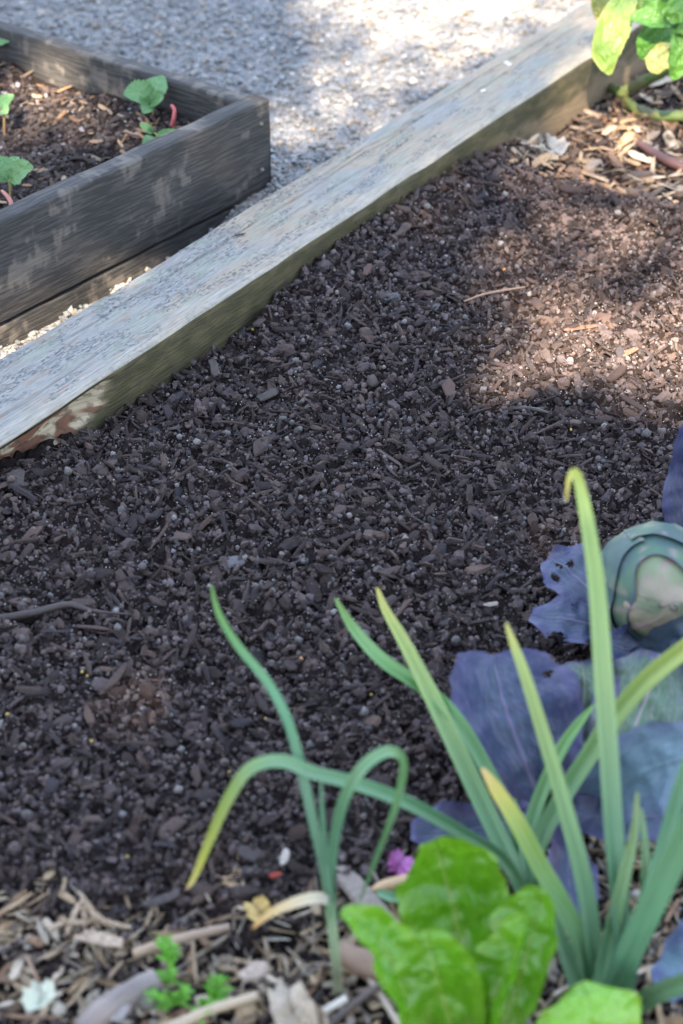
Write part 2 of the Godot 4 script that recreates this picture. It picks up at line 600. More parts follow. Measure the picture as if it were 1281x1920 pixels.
# ---------------------------------------------------------------- ground
func make_ground() -> void:
	var xs: Array = [-60.0, -20.0, -8.0, -4.0, -2.5]
	var zs: Array = [-80.0, -30.0, -14.0, -8.0]
	for k in 151:
		xs.append(-1.8 + 0.024 * k)
	for k in 201:
		zs.append(-5.6 + 0.024 * k)
	xs.append_array([2.5, 4.0, 8.0, 20.0, 60.0])
	zs.append_array([-0.5, 0.5, 3.0, 10.0, 40.0])
	var gv := PackedVector3Array()
	var gi := PackedInt32Array()
	for z in zs:
		for x in xs:
			var open: float = smoothstep(-0.05, -0.075, across(x, z))
			gv.append(Vector3(x, lerpf(-0.088, gravel_h(x, z) - 0.003 + 0.003 * n_mid.get_noise_2d(x * 900.0, z * 900.0), open), z))
	for a in zs.size() - 1:
		for b in xs.size() - 1:
			var c: int = a * xs.size() + b
			gi.append_array([c, c + 1, c + xs.size(), c + 1, c + xs.size() + 1, c + xs.size()])
	var sheet := solo("gravel_path", arrays_mesh(gv, gi), M.gravel_sheet, Transform3D())
	kind(sheet, "structure")
	sheet.set_meta("label", "pale grey crushed gravel path between the raised beds")
	sheet.set_meta("category", "path")
	# loose stones on the path
	var list: Array = []
	var tones := [lin(0.365, 0.375, 0.375), lin(0.295, 0.31, 0.315), lin(0.43, 0.44, 0.435), lin(0.43, 0.38, 0.315), lin(0.21, 0.235, 0.255), lin(0.54, 0.53, 0.50), lin(0.40, 0.30, 0.21)]
	var odds := [0.28, 0.24, 0.2, 0.12, 0.09, 0.05, 0.02]
	for k in 90000:
		var z := rng.randf_range(-4.1, -1.55)
		var x := rng.randf_range(-1.0, 1.1)
		if not in_view(x, z, 0.25) or across(x, z) > -0.115:
			continue
		var bx := box_local(x, z)
		if bx.x < -0.03 and bx.y > 0.03:
			continue
		var size := 0.0032 + 0.0062 * pow(rng.randf(), 2.2)
		if rng.randf() < 0.012:
			size *= 1.7
		var r := rng.randf()
		var pick := 0
		while pick < 6 and r > odds[pick]:
			r -= odds[pick]
			pick += 1
		var y := gravel_h(x, z) + rng.randf_range(-0.006, 0.004)
		var t := lying(Vector3(x, y, z), Vector3(size * rng.randf_range(0.9, 1.6), size * rng.randf_range(0.6, 1.0), size), 0.6)
		list.append([t, shade_of(tones[pick], 0.22)])
	scatter("gravel", list, M.stones, M.stone, null, "loose grey crushed stones covering the path", "gravel")
	# soil
	var step := 0.005
	var x0 := -0.75
	var z0 := -3.5
	var nx := 300
	var nz := 600
	var v := PackedVector3Array()
	var c := PackedColorArray()
	v.resize((nx + 1) * (nz + 1))
	c.resize(v.size())
	for i in nz + 1:
		for j in nx + 1:
			var x := x0 + j * step
			var z := z0 + i * step
			var k := i * (nx + 1) + j
			if across(x, z) < -0.04:
				continue
			v[k] = Vector3(x, grit_h(x, z), z)
			var tone := 1.0 + 0.35 * n_mid.get_noise_2d(x * 700.0, z * 700.0)
			c[k] = Color(0.034 * tone, 0.0265 * tone, 0.026 * tone)
	var idx := PackedInt32Array()
	for i in nz:
		for j in nx:
			if across(x0 + j * step, z0 + i * step) < -0.03:
				continue
			var a := i * (nx + 1) + j
			idx.append_array([a, a + nx + 1, a + 1, a + 1, a + nx + 1, a + nx + 2])
	# drop corners that no face uses
	for k in v.size():
		if v[k] == Vector3.ZERO:
			v[k] = Vector3(0.2, -0.03, -1.5)
	for k in range(0, idx.size(), 3):
		var t := idx[k]
		idx[k] = idx[k]
		var s := idx[k + 1]
		idx[k + 1] = idx[k + 2]
		idx[k + 2] = s
	var soil := solo("garden_soil", arrays_mesh(v, idx, c), M.soil, Transform3D())
	kind(soil, "structure")
	soil.set_meta("label", "dark brown potting soil filling the raised bed")
	soil.set_meta("category", "soil")

# ---------------------------------------------------------------- the timber that edges the bed
func make_timber() -> void:
	var w := 2048
	var h := 512
	var length := 2.6
	var s0 := -0.6
	var grain := FastNoiseLite.new()
	grain.seed = 71
	grain.frequency = 0.02
	grain.fractal_octaves = 3
	var img := Image.create(w, h, false, Image.FORMAT_RGB8)
	var bmp := Image.create(w, h, false, Image.FORMAT_RGB8)
	for py in h:
		var q := float(py) / h       # 0 outer side .. 0.25 outer top edge .. 0.625 inner top edge .. 1 bottom of the inner side
		for px in w:
			var s := s0 + length * px / w
			var sx := s * 1000.0
			var ty := q * 320.0
			var g := grain.get_noise_2d(sx * 0.7, ty * 15.0)
			var g2 := grain.get_noise_2d(sx * 2.2 + 400.0, ty * 36.0)
			var big := n_low.get_noise_2d(sx * 0.09 + 77.0, ty * 0.22)
			var col := Color(0.235, 0.232, 0.215).lerp(Color(0.285, 0.245, 0.185), smoothstep(-0.3, 0.45, big + (s - 0.45) * 0.8))
			var f := 0.95 + 0.26 * g + 0.22 * g2
			var rise := 0.5 + 0.5 * g + 0.3 * g2
			# black lichen specks in drifts, thickest at the near end
			var drift := n_low.get_noise_2d(sx * 0.16 - 300.0, ty * 0.55) + 0.22 - maxf(0.0, s - 0.35) * 0.6
			var dots := n_mid.get_noise_2d(sx * 3.4, ty * 6.5) + 0.35 * n_fine.get_noise_2d(sx * 2.0, ty * 5.0)
			if q < 0.625:
				var k := smoothstep(-0.02, 0.28, drift) * smoothstep(0.10, 0.34, n_mid.get_noise_2d(sx * 1.9, ty * 4.2) * 0.8 + n_low.get_noise_2d(sx * 1.3 + 60.0, ty * 3.0) * 0.55 + 0.2 * dots)
				col = col.lerp(Color(0.062, 0.068, 0.068), k * 0.78)
				col = col.lerp(Color(0.13, 0.14, 0.14), 0.5 * smoothstep(0.12, 0.42, drift) * smoothstep(-0.1, 0.35, n_mid.get_noise_2d(sx * 0.5, ty * 1.6)))
				var green := smoothstep(0.1, 0.5, n_low.get_noise_2d(sx * 0.2 + 900.0, ty * 0.4))
				col = col.lerp(Color(0.22, 0.245, 0.19), green * 0.45)
				var stain := smoothstep(0.32, 0.5, n_low.get_noise_2d(sx * 0.35 + 50.0, ty * 1.1 + 600.0))
				col = col.lerp(Color(0.25, 0.19, 0.145), stain * 0.55)
				var pale := smoothstep(0.545, 0.625, q + 0.03 * g)
				col = col.lerp(Color(0.33, 0.305, 0.25), pale * 0.6)
			else:
				# algae on the inner side
				var a := n_low.get_noise_2d(sx * 0.35, ty * 0.9 + 200.0)
				col = Color(0.045, 0.042, 0.014).lerp(Color(0.074, 0.064, 0.027), smoothstep(-0.3, 0.4, a))
				var soot := smoothstep(0.1, 0.5, n_mid.get_noise_2d(sx * 0.5, ty * 1.2))
				col = col.lerp(Color(0.045, 0.038, 0.022), soot * 0.6)
				var sunlit_k := smoothstep(0.72, 0.95, s + 0.12 * a) * 0.8  # sunlight grazing the far end of this side, painted in as tan
				col = col.lerp(Color(0.17, 0.125, 0.075), sunlit_k * smoothstep(0.70, 0.8, q + 0.05 * a))
				# fresh and rotted wood where the corner has broken away
				var gone := notch(s, q)
				if gone > 0.02:
					var raw := Color(0.40, 0.34, 0.23)
					var rot := smoothstep(0.0, 0.22, n_low.get_noise_2d(sx * 0.3 + 20.0, ty * 0.9) + 0.28 * smoothstep(0.02, -0.14, s))
					raw = raw.lerp(Color(0.13, 0.045, 0.02), rot * 0.9)
					var crumbly := smoothstep(0.12, 0.3, n_mid.get_noise_2d(sx * 1.1, ty * 2.0))
					raw = raw.lerp(Color(0.06, 0.04, 0.03), crumbly * 0.55)
					col = col.lerp(raw, smoothstep(0.05, 0.35, gone))
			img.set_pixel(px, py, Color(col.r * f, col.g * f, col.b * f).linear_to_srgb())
			bmp.set_pixel(px, py, Color(rise, rise, rise))
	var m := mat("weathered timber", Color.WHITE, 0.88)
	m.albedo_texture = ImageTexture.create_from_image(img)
	m.heightmap_enabled = true
	m.heightmap_texture = ImageTexture.create_from_image(bmp)
	m.heightmap_scale = 0.12
	# profile: outer side, top, inner side; fine enough to carry the drying cracks as grooves
	var prof: Array = []
	for k in 5:
		prof.append([0.0, -0.13 + 0.122 * k / 4.0, 0.25 * k / 4.0 * 0.95])
	prof.append([0.003, -0.003, 0.245])
	for k in 61:
		prof.append([0.007 + 0.108 * k / 60.0, 0.0, 0.25 + 0.36 * k / 60.0])
	prof.append([0.119, -0.0025, 0.62])
	for k in 17:
		prof.append([0.122, -0.007 - 0.123 * k / 16.0, 0.63 + 0.37 * k / 16.0])
	var nu := 620
	var np := prof.size()
	var v := PackedVector3Array()
	var uv := PackedVector2Array()
	var idx := PackedInt32Array()
	var cracks := [[0.036, 0.02, 0.95, 0.0035], [0.028, 0.5, 1.5, 0.003], [0.063, 0.35, 0.9, 0.0022], [0.085, -0.25, 0.12, 0.0028], [0.05, 0.9, 1.7, 0.0025], [0.018, -0.5, 0.3, 0.002]]
	for i in nu + 1:
		var s := s0 + length * i / nu
		for k in np:
			var p: Array = prof[k]
			var t: float = p[0]
			var y: float = p[1]
			if k >= 6 and k <= 66:
				for c in cracks:
					var line: float = c[0] + 0.006 * n_low.get_noise_2d(s * 90.0, c[0] * 3000.0)
					var ends := smoothstep(c[1], c[1] + 0.08, s) * smoothstep(c[2], c[2] - 0.08, s)
					y -= c[3] * ends * exp(-pow((t - line) / 0.0014, 2.0)) * 1.3
				y += 0.0009 * n_mid.get_noise_2d(s * 250.0, t * 5200.0)
			# waney edges
			var edge_in := smoothstep(0.09, 0.122, t)
			y -= edge_in * (0.0015 + 0.0035 * maxf(0.0, n_low.get_noise_2d(s * 130.0, 9.0))) * (1.0 if k <= 67 else 0.4)
			y -= smoothstep(0.03, 0.0, t) * 0.002 * maxf(0.0, 0.4 + n_low.get_noise_2d(s * 120.0, 80.0))
			if k >= 66:
				t += 0.0018 * n_low.get_noise_2d(s * 110.0, y * 400.0 + 30.0)
				t -= 0.024 * notch(s, p[2])
			y += 0.0012 * n_low.get_noise_2d(s * 25.0, 3.0)
			v.append(BU * s + BV * t + Vector3(0, y, 0))
			uv.append(Vector2(float(i) / nu, p[2]))
	for i in nu:
		for k in np - 1:
			var a := i * np + k
			idx.append_array([a, a + np, a + 1, a + 1, a + np, a + np + 1])
	for k in range(0, idx.size(), 3):
		var sw := idx[k + 1]
		idx[k + 1] = idx[k + 2]
		idx[k + 2] = sw
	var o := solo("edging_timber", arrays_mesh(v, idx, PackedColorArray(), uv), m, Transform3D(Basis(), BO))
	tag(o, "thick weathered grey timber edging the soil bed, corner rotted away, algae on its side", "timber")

func notch(s: float, q: float) -> float:
	# how far the inner upper corner has broken away, 0 to 1
	var tall := lerpf(0.12, 0.21, smoothstep(0.03, -0.16, s)) + 0.02 * n_low.get_noise_2d(s * 260.0, 5.0)
	var along_ := smoothstep(0.055, 0.0, s + 0.02 * n_low.get_noise_2d(q * 200.0, 1.0)) * smoothstep(-0.5, -0.3, s)
	return along_ * smoothstep(0.628, 0.655, q) * smoothstep(0.64 + tall, 0.64 + tall - 0.06, q)

# ---------------------------------------------------------------- the neighbouring raised bed
const XO := Vector3(-0.095, 0.135, -2.335)      # outer top corner
const XA := Vector3(-0.6176, 0, 0.7865)          # along the long side, towards the camera's left
const XB := Vector3(-0.7865, 0, -0.6176)         # along the short side, away to the left

func box_local(x: float, z: float) -> Vector2:
	# x: how far outside the long side (negative inside); y: how far along it from the corner
	var d := Vector3(x - XO.x, 0, z - XO.z)
	return Vector2(-d.dot(XB), d.dot(XA))

func plank(parent: Node3D, called: String, o: Vector3, u: Vector3, w: Vector3, length: float, high: float, thick: float, m: Material, seed_: int) -> void:
	# a board from o along u, hanging down by high and inward along w by thick; edges rounded and a little uneven
	var prof: Array = []
	var r := 0.004
	var ring := [[0.0, -high + r], [0.0, -high * 0.66], [0.0, -high * 0.33], [0.0, -r], [r * 0.4, -r * 0.35], [r, 0.0], [thick * 0.5, 0.0], [thick - r, 0.0], [thick - r * 0.4, -r * 0.35], [thick, -r], [thick, -high * 0.5], [thick, -high + r], [thick - r, -high], [r, -high]]
	var nn := ring.size()
	var run := [0.0]
	for k in nn - 1:
		run.append(run[k] + Vector2(ring[k + 1][0] - ring[k][0], ring[k + 1][1] - ring[k][1]).length())
	var nu := 60
	var v := PackedVector3Array()
	var uv := PackedVector2Array()
	var idx := PackedInt32Array()
	for i in nu + 1:
		var s := length * i / nu
		var wob := 0.0014 * n_low.get_noise_2d(s * 160.0, seed_ * 31.0)
		for k in nn:
			var a: float = ring[k][0]
			var b: float = ring[k][1]
			v.append(o + u * s + w * (a + 0.0015 * n_low.get_noise_2d(s * 220.0, k * 17.0 + seed_)) + Vector3(0, b + wob * (1.0 + b / high), 0))
			uv.append(Vector2(s / 1.2 + seed_ * 0.37, run[k] / 0.32))
	for i in nu:
		for k in nn:
			var a := i * nn + k
			var b := i * nn + (k + 1) % nn
			idx.append_array([a, b, a + nn, b, b + nn, a + nn])
	for e in [0, nu]:
		for k in range(1, nn - 1):
			var a: int = e * nn
			idx.append_array([a, a + k, a + k + 1] if e == 0 else [a, a + k + 1, a + k])
	part(parent, called, arrays_mesh(v, idx, PackedColorArray(), uv), m)

func plank_material(seed_: int, worn: float) -> StandardMaterial3D:
	var w := 1024
	var h := 256
	var img := Image.create(w, h, false, Image.FORMAT_RGB8)
	var bmp := Image.create(w, h, false, Image.FORMAT_RGB8)
	for py in h:
		for px in w:
			var g := n_mid.get_noise_2d(px * 0.3 + seed_ * 100.0, py * 5.5)
			var drift := n_low.get_noise_2d(px * 0.16 + seed_ * 500.0, py * 0.34)
			var streak := n_mid.get_noise_2d(px * 1.4 + seed_ * 70.0, py * 0.5)
			var col := Color(0.021, 0.0215, 0.0215).lerp(Color(0.049, 0.047, 0.045), smoothstep(-0.3, 0.4, g + drift * 0.5))
			var k := smoothstep(0.20, 0.56, drift * 0.7 + n_mid.get_noise_2d(px * 0.5, py * 0.7 + seed_ * 40.0) * 0.35 + streak * 0.25 + worn)
			col = col.lerp(Color(0.14, 0.125, 0.105), k * 0.6)
			img.set_pixel(px, py, col.linear_to_srgb())
			var b := 0.5 + 0.5 * g
			bmp.set_pixel(px, py, Color(b, b, b))
	var m := mat("weathered dark board", Color.WHITE, 0.8)
	m.albedo_texture = ImageTexture.create_from_image(img)
	m.heightmap_enabled = true
	m.heightmap_texture = ImageTexture.create_from_image(bmp)
	m.heightmap_scale = 0.1
	return m

func make_box() -> void:
	var box := thing("raised_bed", Vector3(XO.x, -0.07, XO.z), "raised bed of dark weathered boards standing on the gravel", "planter")
	var m1 := plank_material(1, 0.02)
	var m2 := plank_material(2, 0.10)
	var o := Vector3(0, XO.y + 0.07, 0)
	plank(box, "board", o, XA, XB, 1.5, 0.126, 0.03, m1, 1)
	plank(box, "board", o + XB * 0.004 + Vector3(0, -0.131, 0) + XA * 0.02, XA, XB, 1.46, 0.12, 0.03, m2, 2)
	# short side, butted against the long one
	plank(box, "board", o + XB * 0.031 + Vector3(0, -0.002, 0), XB, XA, 1.4, 0.126, 0.028, m2, 3)
	plank(box, "board", o + XB * 0.034 + XA * 0.003 + Vector3(0, -0.133, 0), XB, XA, 1.4, 0.12, 0.028, m1, 4)
	var steel := mat("screw steel", srgb(0.16, 0.14, 0.12), 0.5)
	steel.metallic = 0.7
	for dy in [-0.03, -0.095]:
		part(box, "screw", lump(1, 0.02, 9, true), steel, Transform3D(Basis().scaled(Vector3(0.008, 0.008, 0.008)), o + XA * 0.018 + Vector3(0, dy, 0) - XB * -0.001))
	# its soil
	var n := 110
	var v := PackedVector3Array()
	var c := PackedColorArray()
	var idx := PackedInt32Array()
	for i in n + 1:
		for j in n + 1:
			var p := XO + XB * (0.026 + 1.1 * i / n) + XA * (0.024 + 1.2 * j / n)
			p.y = box_h(p.x, p.z)
			v.append(p)
			var tone := 1.0 + 0.4 * n_mid.get_noise_2d(p.x * 600.0, p.z * 600.0)
			c.append(Color(0.032 * tone, 0.026 * tone, 0.0235 * tone))
	for i in n:
		for j in n:
			var a := i * (n + 1) + j
			idx.append_array([a, a + n + 1, a + 1, a + 1, a + n + 1, a + n + 2])
	var soil := solo("planter_soil", arrays_mesh(v, idx, c), M.soil, Transform3D())
	kind(soil, "structure")
	soil.set_meta("label", "dark crumbly soil inside the raised bed of dark boards")
	soil.set_meta("category", "soil")
	var crumbs: Array = []
	var bits: Array = []
	for k in 26000:
		var a := rng.randf_range(0.04, 0.9)
		var b := rng.randf_range(0.035, 1.1)
		var p := XO + XB * a + XA * b
		if not in_view(p.x, p.z, 0.15):
			continue
		p.y = box_h(p.x, p.z)
		var pale := n_low.get_noise_2d(p.x * 110.0, p.z * 110.0) + smoothstep(0.12, 0.02, b) * 0.35
		if rng.randf() < 0.14:
			var l := rng.randf_range(0.006, 0.022)
			var col: Color = lin(0.070, 0.051, 0.044) if rng.randf() > 0.26 + pale * 0.8 else [lin(0.34, 0.22, 0.13), lin(0.45, 0.35, 0.25), lin(0.22, 0.13, 0.08)][rng.randi() % 3]
			bits.append([lying(p + Vector3(0, 0.003, 0), Vector3(l, l * 0.6, l * rng.randf_range(0.5, 1.0)), 0.5), shade_of(col, 0.35)])
		else:
			var s := rng.randf_range(0.003, 0.010)
			crumbs.append([lying(p, Vector3(s, s * 0.8, s), 3.0), shade_of(lin(0.052, 0.043, 0.041) if rng.randf() > 0.05 else lin(0.16, 0.15, 0.16), 0.5)])
	scatter("soil_crumb", crumbs, M.crumbs, M.crumb, null, "dark soil crumbs inside the raised bed of boards", "soil crumbs")
	scatter("wood_bit", bits, M.chips, M.chipwood, null, "brown wood bits strewn over the soil between the boards", "wood bits")

func box_h(x: float, z: float) -> float:
	var b := box_local(x, z)
	return 0.078 + 0.016 * n_low.get_noise_2d(x * 60.0, z * 60.0) + 0.006 * n_mid.get_noise_2d(x * 300.0, z * 300.0) - 0.012 * smoothstep(0.0, 0.5, b.y) + 0.02 * smoothstep(-0.06, -0.02, b.x)

# ---------------------------------------------------------------- the tree behind the camera whose crown shades the beds
func gaps() -> Array:
	return [[Vector2(0.189, -3.076), 0.19, 0.9], [Vector2(0.331, -3.157), 0.15, 0.8], [Vector2(0.083, -2.806), 0.10, 0.25], [Vector2(-0.024, -2.633), 0.10, 0.28],
		[Vector2(-0.398, -1.942), 0.05, 0.8], [Vector2(-0.349, -2.002), 0.05, 0.8], [Vector2(-0.298, -2.075), 0.045, 0.9], [Vector2(-0.411, -2.630), 0.06, 0.95],
		[Vector2(0.386, -1.922), 0.11, 1.0], [Vector2(0.330, -1.922), 0.10, 0.95], [Vector2(0.277, -1.948), 0.085, 0.6], [Vector2(0.367, -2.057), 0.14, 0.6], [Vector2(0.294, -2.116), 0.13, 0.42], [Vector2(0.379, -2.256), 0.15, 0.45], [Vector2(0.268, -2.273), 0.12, 0.25], [Vector2(0.362, -2.411), 0.12, 0.4], [Vector2(0.433, -2.240), 0.12, 0.5], [Vector2(0.201, -1.859), 0.07, 0.22],
		[Vector2(0.392, -2.640), 0.13, 0.5], [Vector2(0.449, -2.480), 0.12, 0.42], [Vector2(0.441, -2.686), 0.12, 0.4], [Vector2(-0.266, -2.076), 0.05, 0.25], [Vector2(-0.151, -2.357), 0.05, 0.2],
		[Vector2(-0.387, -2.484), 0.09, 0.2]]

func make_tree() -> void:
	var g := gaps()
	var sdir := SUN.normalized()
	var root := thing("shade_tree", Vector3(-1.5, -0.08, 4.3), "broad leafy tree behind the beds that shades them", "tree")
	var leaf := flat_mesh(PackedVector3Array([Vector3(-0.5, 0, 0), Vector3(-0.1, 0.05, 0.3), Vector3(-0.1, 0, 0), Vector3(-0.5, 0, 0), Vector3(-0.1, 0, 0), Vector3(-0.1, 0.05, -0.3), Vector3(-0.1, 0, 0), Vector3(-0.1, 0.05, 0.3), Vector3(0.5, -0.03, 0), Vector3(-0.1, 0, 0), Vector3(0.5, -0.03, 0), Vector3(-0.1, 0.05, -0.3)]))
	var list: Array = []
	for k in 46000:
		var gx := rng.randf_range(-1.7, 1.7)
		var gz := rng.randf_range(-4.7, 0.4)
		var light := 0.0
		for q in g:
			var d: float = Vector2(gx - q[0].x, (gz - q[0].y) * 0.85).length() / q[1]
			light = maxf(light, q[2] * smoothstep(1.75, 0.35, d))
		if rng.randf() < light:
			continue
		var far := rng.randf_range(5.6, 7.4)
		var p := Vector3(gx, 0, gz) + sdir * far
		var s := rng.randf_range(0.075, 0.13)
		if light > 0.05:
			s *= 0.55
		list.append([lying(p - root.position, Vector3(s, s, s), 1.2), shade_of(lin(0.06, 0.11, 0.03), 0.35)])
	var crown := Node3D.new()
	crown.name = "crown"
	root.add_child(crown)
	scatter("foliage", list, [leaf], M.green, crown)
	var mid := Vector3(0, 0, -1.9) + sdir * 6.5 - root.position
	var bark := [lin(0.12, 0.095, 0.075), lin(0.14, 0.11, 0.085)]
	part(root, "trunk", tube([Vector3(0, 0, 0), Vector3(0.05, 1.0, -0.05), Vector3(0.1, 2.2, -0.1), mid * 0.8], [0.2, 0.16, 0.13, 0.07], bark, 12, 0.25), M.stem)
	for k in 5:
		var a := TAU * k / 5.0
		part(root, "limb", tube([Vector3(0.1, 2.3, -0.1), mid * 0.7 + Vector3(cos(a) * 0.4, 0.1, sin(a) * 0.4), mid + Vector3(cos(a) * 1.2, 0.5 + sin(a) * 0.5, sin(a) * 1.1)], [0.07, 0.04, 0.015], bark, 8, 0.2), M.stem)

# ---------------------------------------------------------------- what the soil is made of
func make_soil_pieces() -> void:
	var crumbs: Array = []
	var specks: Array = []
	var chips: Array = []
	var fibres: Array = []
	var grains: Array = []
	var total := 270000
	for k in total:
		var z := -2.75 + 2.0 * rng.randf()
		var x := rng.randf_range(-0.65, 0.65)
		if not in_view(x, z, 0.06) or across(x, z) < 0.002:
			continue
		var far := far_chips(x, z)
		var near := near_chips(x, z)
		var thin := smoothstep(0.05, -0.01, maxf(far, near)) * 0.8 + 0.2
		if rng.randf() > thin:
			continue
		var p := Vector3(x, soil_h(x, z) + clods(x, z), z)
		var r := rng.randf()
		if r < 0.72:
			var s := 0.0016 + 0.0062 * pow(rng.randf(), 2.6)
			p.y += rng.randf_range(-0.001, 0.003)
			crumbs.append([lying(p, Vector3(s * rng.randf_range(0.8, 1.6), s * 0.85, s), 3.0), shade_of(lin(0.074, 0.059, 0.058), 0.65)])
		elif r < 0.84:
			var s := 0.0006 + 0.0012 * rng.randf()
			p.y += rng.randf_range(0.001, 0.004)
			specks.append([lying(p, Vector3(s, s, s), 3.0), shade_of(lin(0.26, 0.25, 0.25), 0.5)])
		elif r < 0.945:
			var l := 0.005 + 0.017 * pow(rng.randf(), 2.0)
			p.y += rng.randf_range(0.001, 0.0045)
			var tone: Color = [lin(0.055, 0.043, 0.042), lin(0.086, 0.066, 0.062), lin(0.122, 0.092, 0.083), lin(0.078, 0.068, 0.072), lin(0.104, 0.081, 0.076)][rng.randi() % 5]
			var slim := rng.randf() < 0.4
			chips.append([lying(p, Vector3(l * (1.5 if slim else 1.0), l, l * (0.55 if slim else rng.randf_range(0.8, 1.6))), 1.1), shade_of(tone, 0.35)])
		elif r < 0.968:
			var l := 0.008 + 0.024 * pow(rng.randf(), 2.0)
			p.y += rng.randf_range(0.002, 0.006)
			fibres.append([lying(p, Vector3(l, l * 0.7, l * 0.8), 0.45), shade_of(lin(0.092, 0.066, 0.058), 0.45)])
		else:
			var s := 0.002 + 0.0044 * pow(rng.randf(), 2.4)
			p.y += s * 0.3 + 0.001
			grains.append([lying(p, Vector3(s * rng.randf_range(0.85, 1.2), s, s), 3.0), shade_of([lin(0.42, 0.40, 0.385), lin(0.30, 0.285, 0.275), lin(0.18, 0.165, 0.16)][rng.randi() % 3], 0.25)])
	var clods_: Array = []
	for k in 2600:
		var z := rng.randf_range(-2.55, -0.95)
		var x := rng.randf_range(-0.6, 0.6)
		if not in_view(x, z, 0.05) or across(x, z) < 0.01 or far_chips(x, z) > 0.0 or near_chips(x, z) > 0.0:
			continue
		var s := 0.005 + 0.010 * pow(rng.randf(), 2.2)
		clods_.append([lying(Vector3(x, soil_h(x, z) + clods(x, z) + s * 0.15, z), Vector3(s * rng.randf_range(0.9, 1.5), s * 0.75, s), 1.5), shade_of(lin(0.072, 0.057, 0.056), 0.4)])
	scatter("soil_clod", clods_, M.stones, M.crumb, null, "rounded dark clods of compost lying in the potting soil", "soil clods")
	scatter("soil_crumb", crumbs, M.crumbs, M.crumb, null, "fine dark crumbs covering the potting soil", "soil crumbs")
	scatter("sand_speck", specks, M.crumbs, M.crumb, null, "tiny pale sand specks dusting the dark potting soil", "sand")
	scatter("bark_fibre", fibres, M.fibres, M.bark, null, "thin brown bark fibres lying all over the potting soil", "fibres")
	scatter("bark_flake", chips, M.chips, M.bark, null, "small dark bark flakes mixed into the potting soil", "bark flakes")
	scatter("perlite_grain", grains, M.lumps, M.perlite, null, "small pale perlite grains mixed into the potting soil", "perlite")
	# the pieces that show largest, one by one
	var placed := 0
	while placed < 280:
		var z := -2.5 + 1.45 * pow(rng.randf(), 0.85)
		var x := rng.randf_range(-0.6, 0.6)
		if not in_view(x, z, -0.01) or across(x, z) < 0.012 or far_chips(x, z) > -0.01 or near_chips(x, z) > -0.02:
			continue
		var l := 0.015 + 0.020 * pow(rng.randf(), 1.8)
		var slim := rng.randf() < 0.45
		var p := Vector3(x, soil_h(x, z) + clods(x, z) + 0.005, z)
		var tone := rng.randi() % 6
		var o := solo("bark_chip", M.splinters[rng.randi() % 8] if slim else M.chips[rng.randi() % 8], M.bark_tones[tone], lying(p, Vector3(l * (1.35 if slim else 1.0), l, l * rng.randf_range(0.75, 1.35)), 0.5))
		tag(o, "%s %s lying on the potting soil" % [["blackish", "dark brown", "brown", "warm brown", "slate brown", "light brown"][tone], "slim bark sliver" if slim else "broad bark flake"], "bark chip", "bark chips on the potting soil")
		placed += 1
	placed = 0
	while placed < 190:
		var z := -2.5 + 1.4 * rng.randf()
		var x := rng.randf_range(-0.6, 0.6)
		if not in_view(x, z, -0.01) or across(x, z) < 0.01 or far_chips(x, z) > -0.01 or near_chips(x, z) > -0.02:
			continue
		var s := 0.0048 + 0.0046 * pow(rng.randf(), 2.0)
		var tone := rng.randi() % 3
		var o := solo("perlite_ball", M.lumps[rng.randi() % 6], M.perlite_tones[tone], lying(Vector3(x, soil_h(x, z) + clods(x, z) + 0.002 + s * 0.25, z), Vector3(s * 1.1, s, s), 3.0))
		tag(o, "%s %s perlite ball resting on the dark potting soil" % ["large" if s > 0.0062 else "small", ["whitish", "pale grey", "dull grey"][tone]], "perlite", "perlite balls on the potting soil")
		placed += 1
	# coated fertiliser
	var yellow := mat("yellow pellet", srgb(0.42, 0.30, 0.07), 0.4)
	var orange := mat("orange pellet", srgb(0.5, 0.22, 0.05), 0.4)
	for q in [Vector3(-0.0363, 0, -1.3209), Vector3(0.2023, 0.004, -2.0958)]:
		var o := solo("fertilizer_pellet", M.lumps[1], orange, lying(Vector3(q.x, soil_h(q.x, q.z) + 0.006, q.z), Vector3.ONE * 0.0042, 1.0))
		tag(o, "tiny orange fertilizer pellet on the dark potting soil", "pellet", "orange fertilizer pellets on the soil")
	for q in [Vector3(-0.254, 0, -1.2832), Vector3(-0.2262, 0, -1.2966), Vector3(-0.2315, 0, -1.3019), Vector3(-0.2898, 0, -1.2447), Vector3(-0.125, 0, -1.3148), Vector3(-0.0661, 0, -1.2461), Vector3(-0.2134, 0, -1.2118), Vector3(-0.094, 0, -1.1733), Vector3(0.1725, 0, -1.9126), Vector3(0.0972, 0, -1.9268), Vector3(0.1828, 0, -1.9543), Vector3(0.2465, 0, -1.7114), Vector3(-0.2079, 0, -1.115), Vector3(-0.2585, 0, -1.1427), Vector3(-0.1687, 0, -1.0672), Vector3(0.0261, 0, -1.2736), Vector3(-0.1049, 0, -1.9477), Vector3(0.164, 0, -2.3721)]:
		var o := solo("fertilizer_pellet", M.lumps[rng.randi() % 6], yellow, lying(Vector3(q.x, soil_h(q.x, q.z) + 0.006, q.z), Vector3.ONE * rng.randf_range(0.0024, 0.0034), 1.0))
		tag(o, "tiny yellow fertilizer pellet on the dark potting soil", "pellet", "yellow fertilizer pellets on the soil")
	# larger single pieces that can be told apart
	piece("stone", M.stones[2], srgb(0.10, 0.105, 0.12), Vector3(0.0596, 0, -2.0069), Vector3(0.026, 0.011, 0.016), 0.3, "flat blue grey stone lying on the potting soil", "stone")
	piece("bark_piece", M.chips[3], srgb(0.085, 0.085, 0.10), Vector3(0.1115, 0, -1.9851), Vector3(0.022, 0.01, 0.022), 1.2, "small slate coloured bark piece beside the flat blue grey stone", "bark piece")
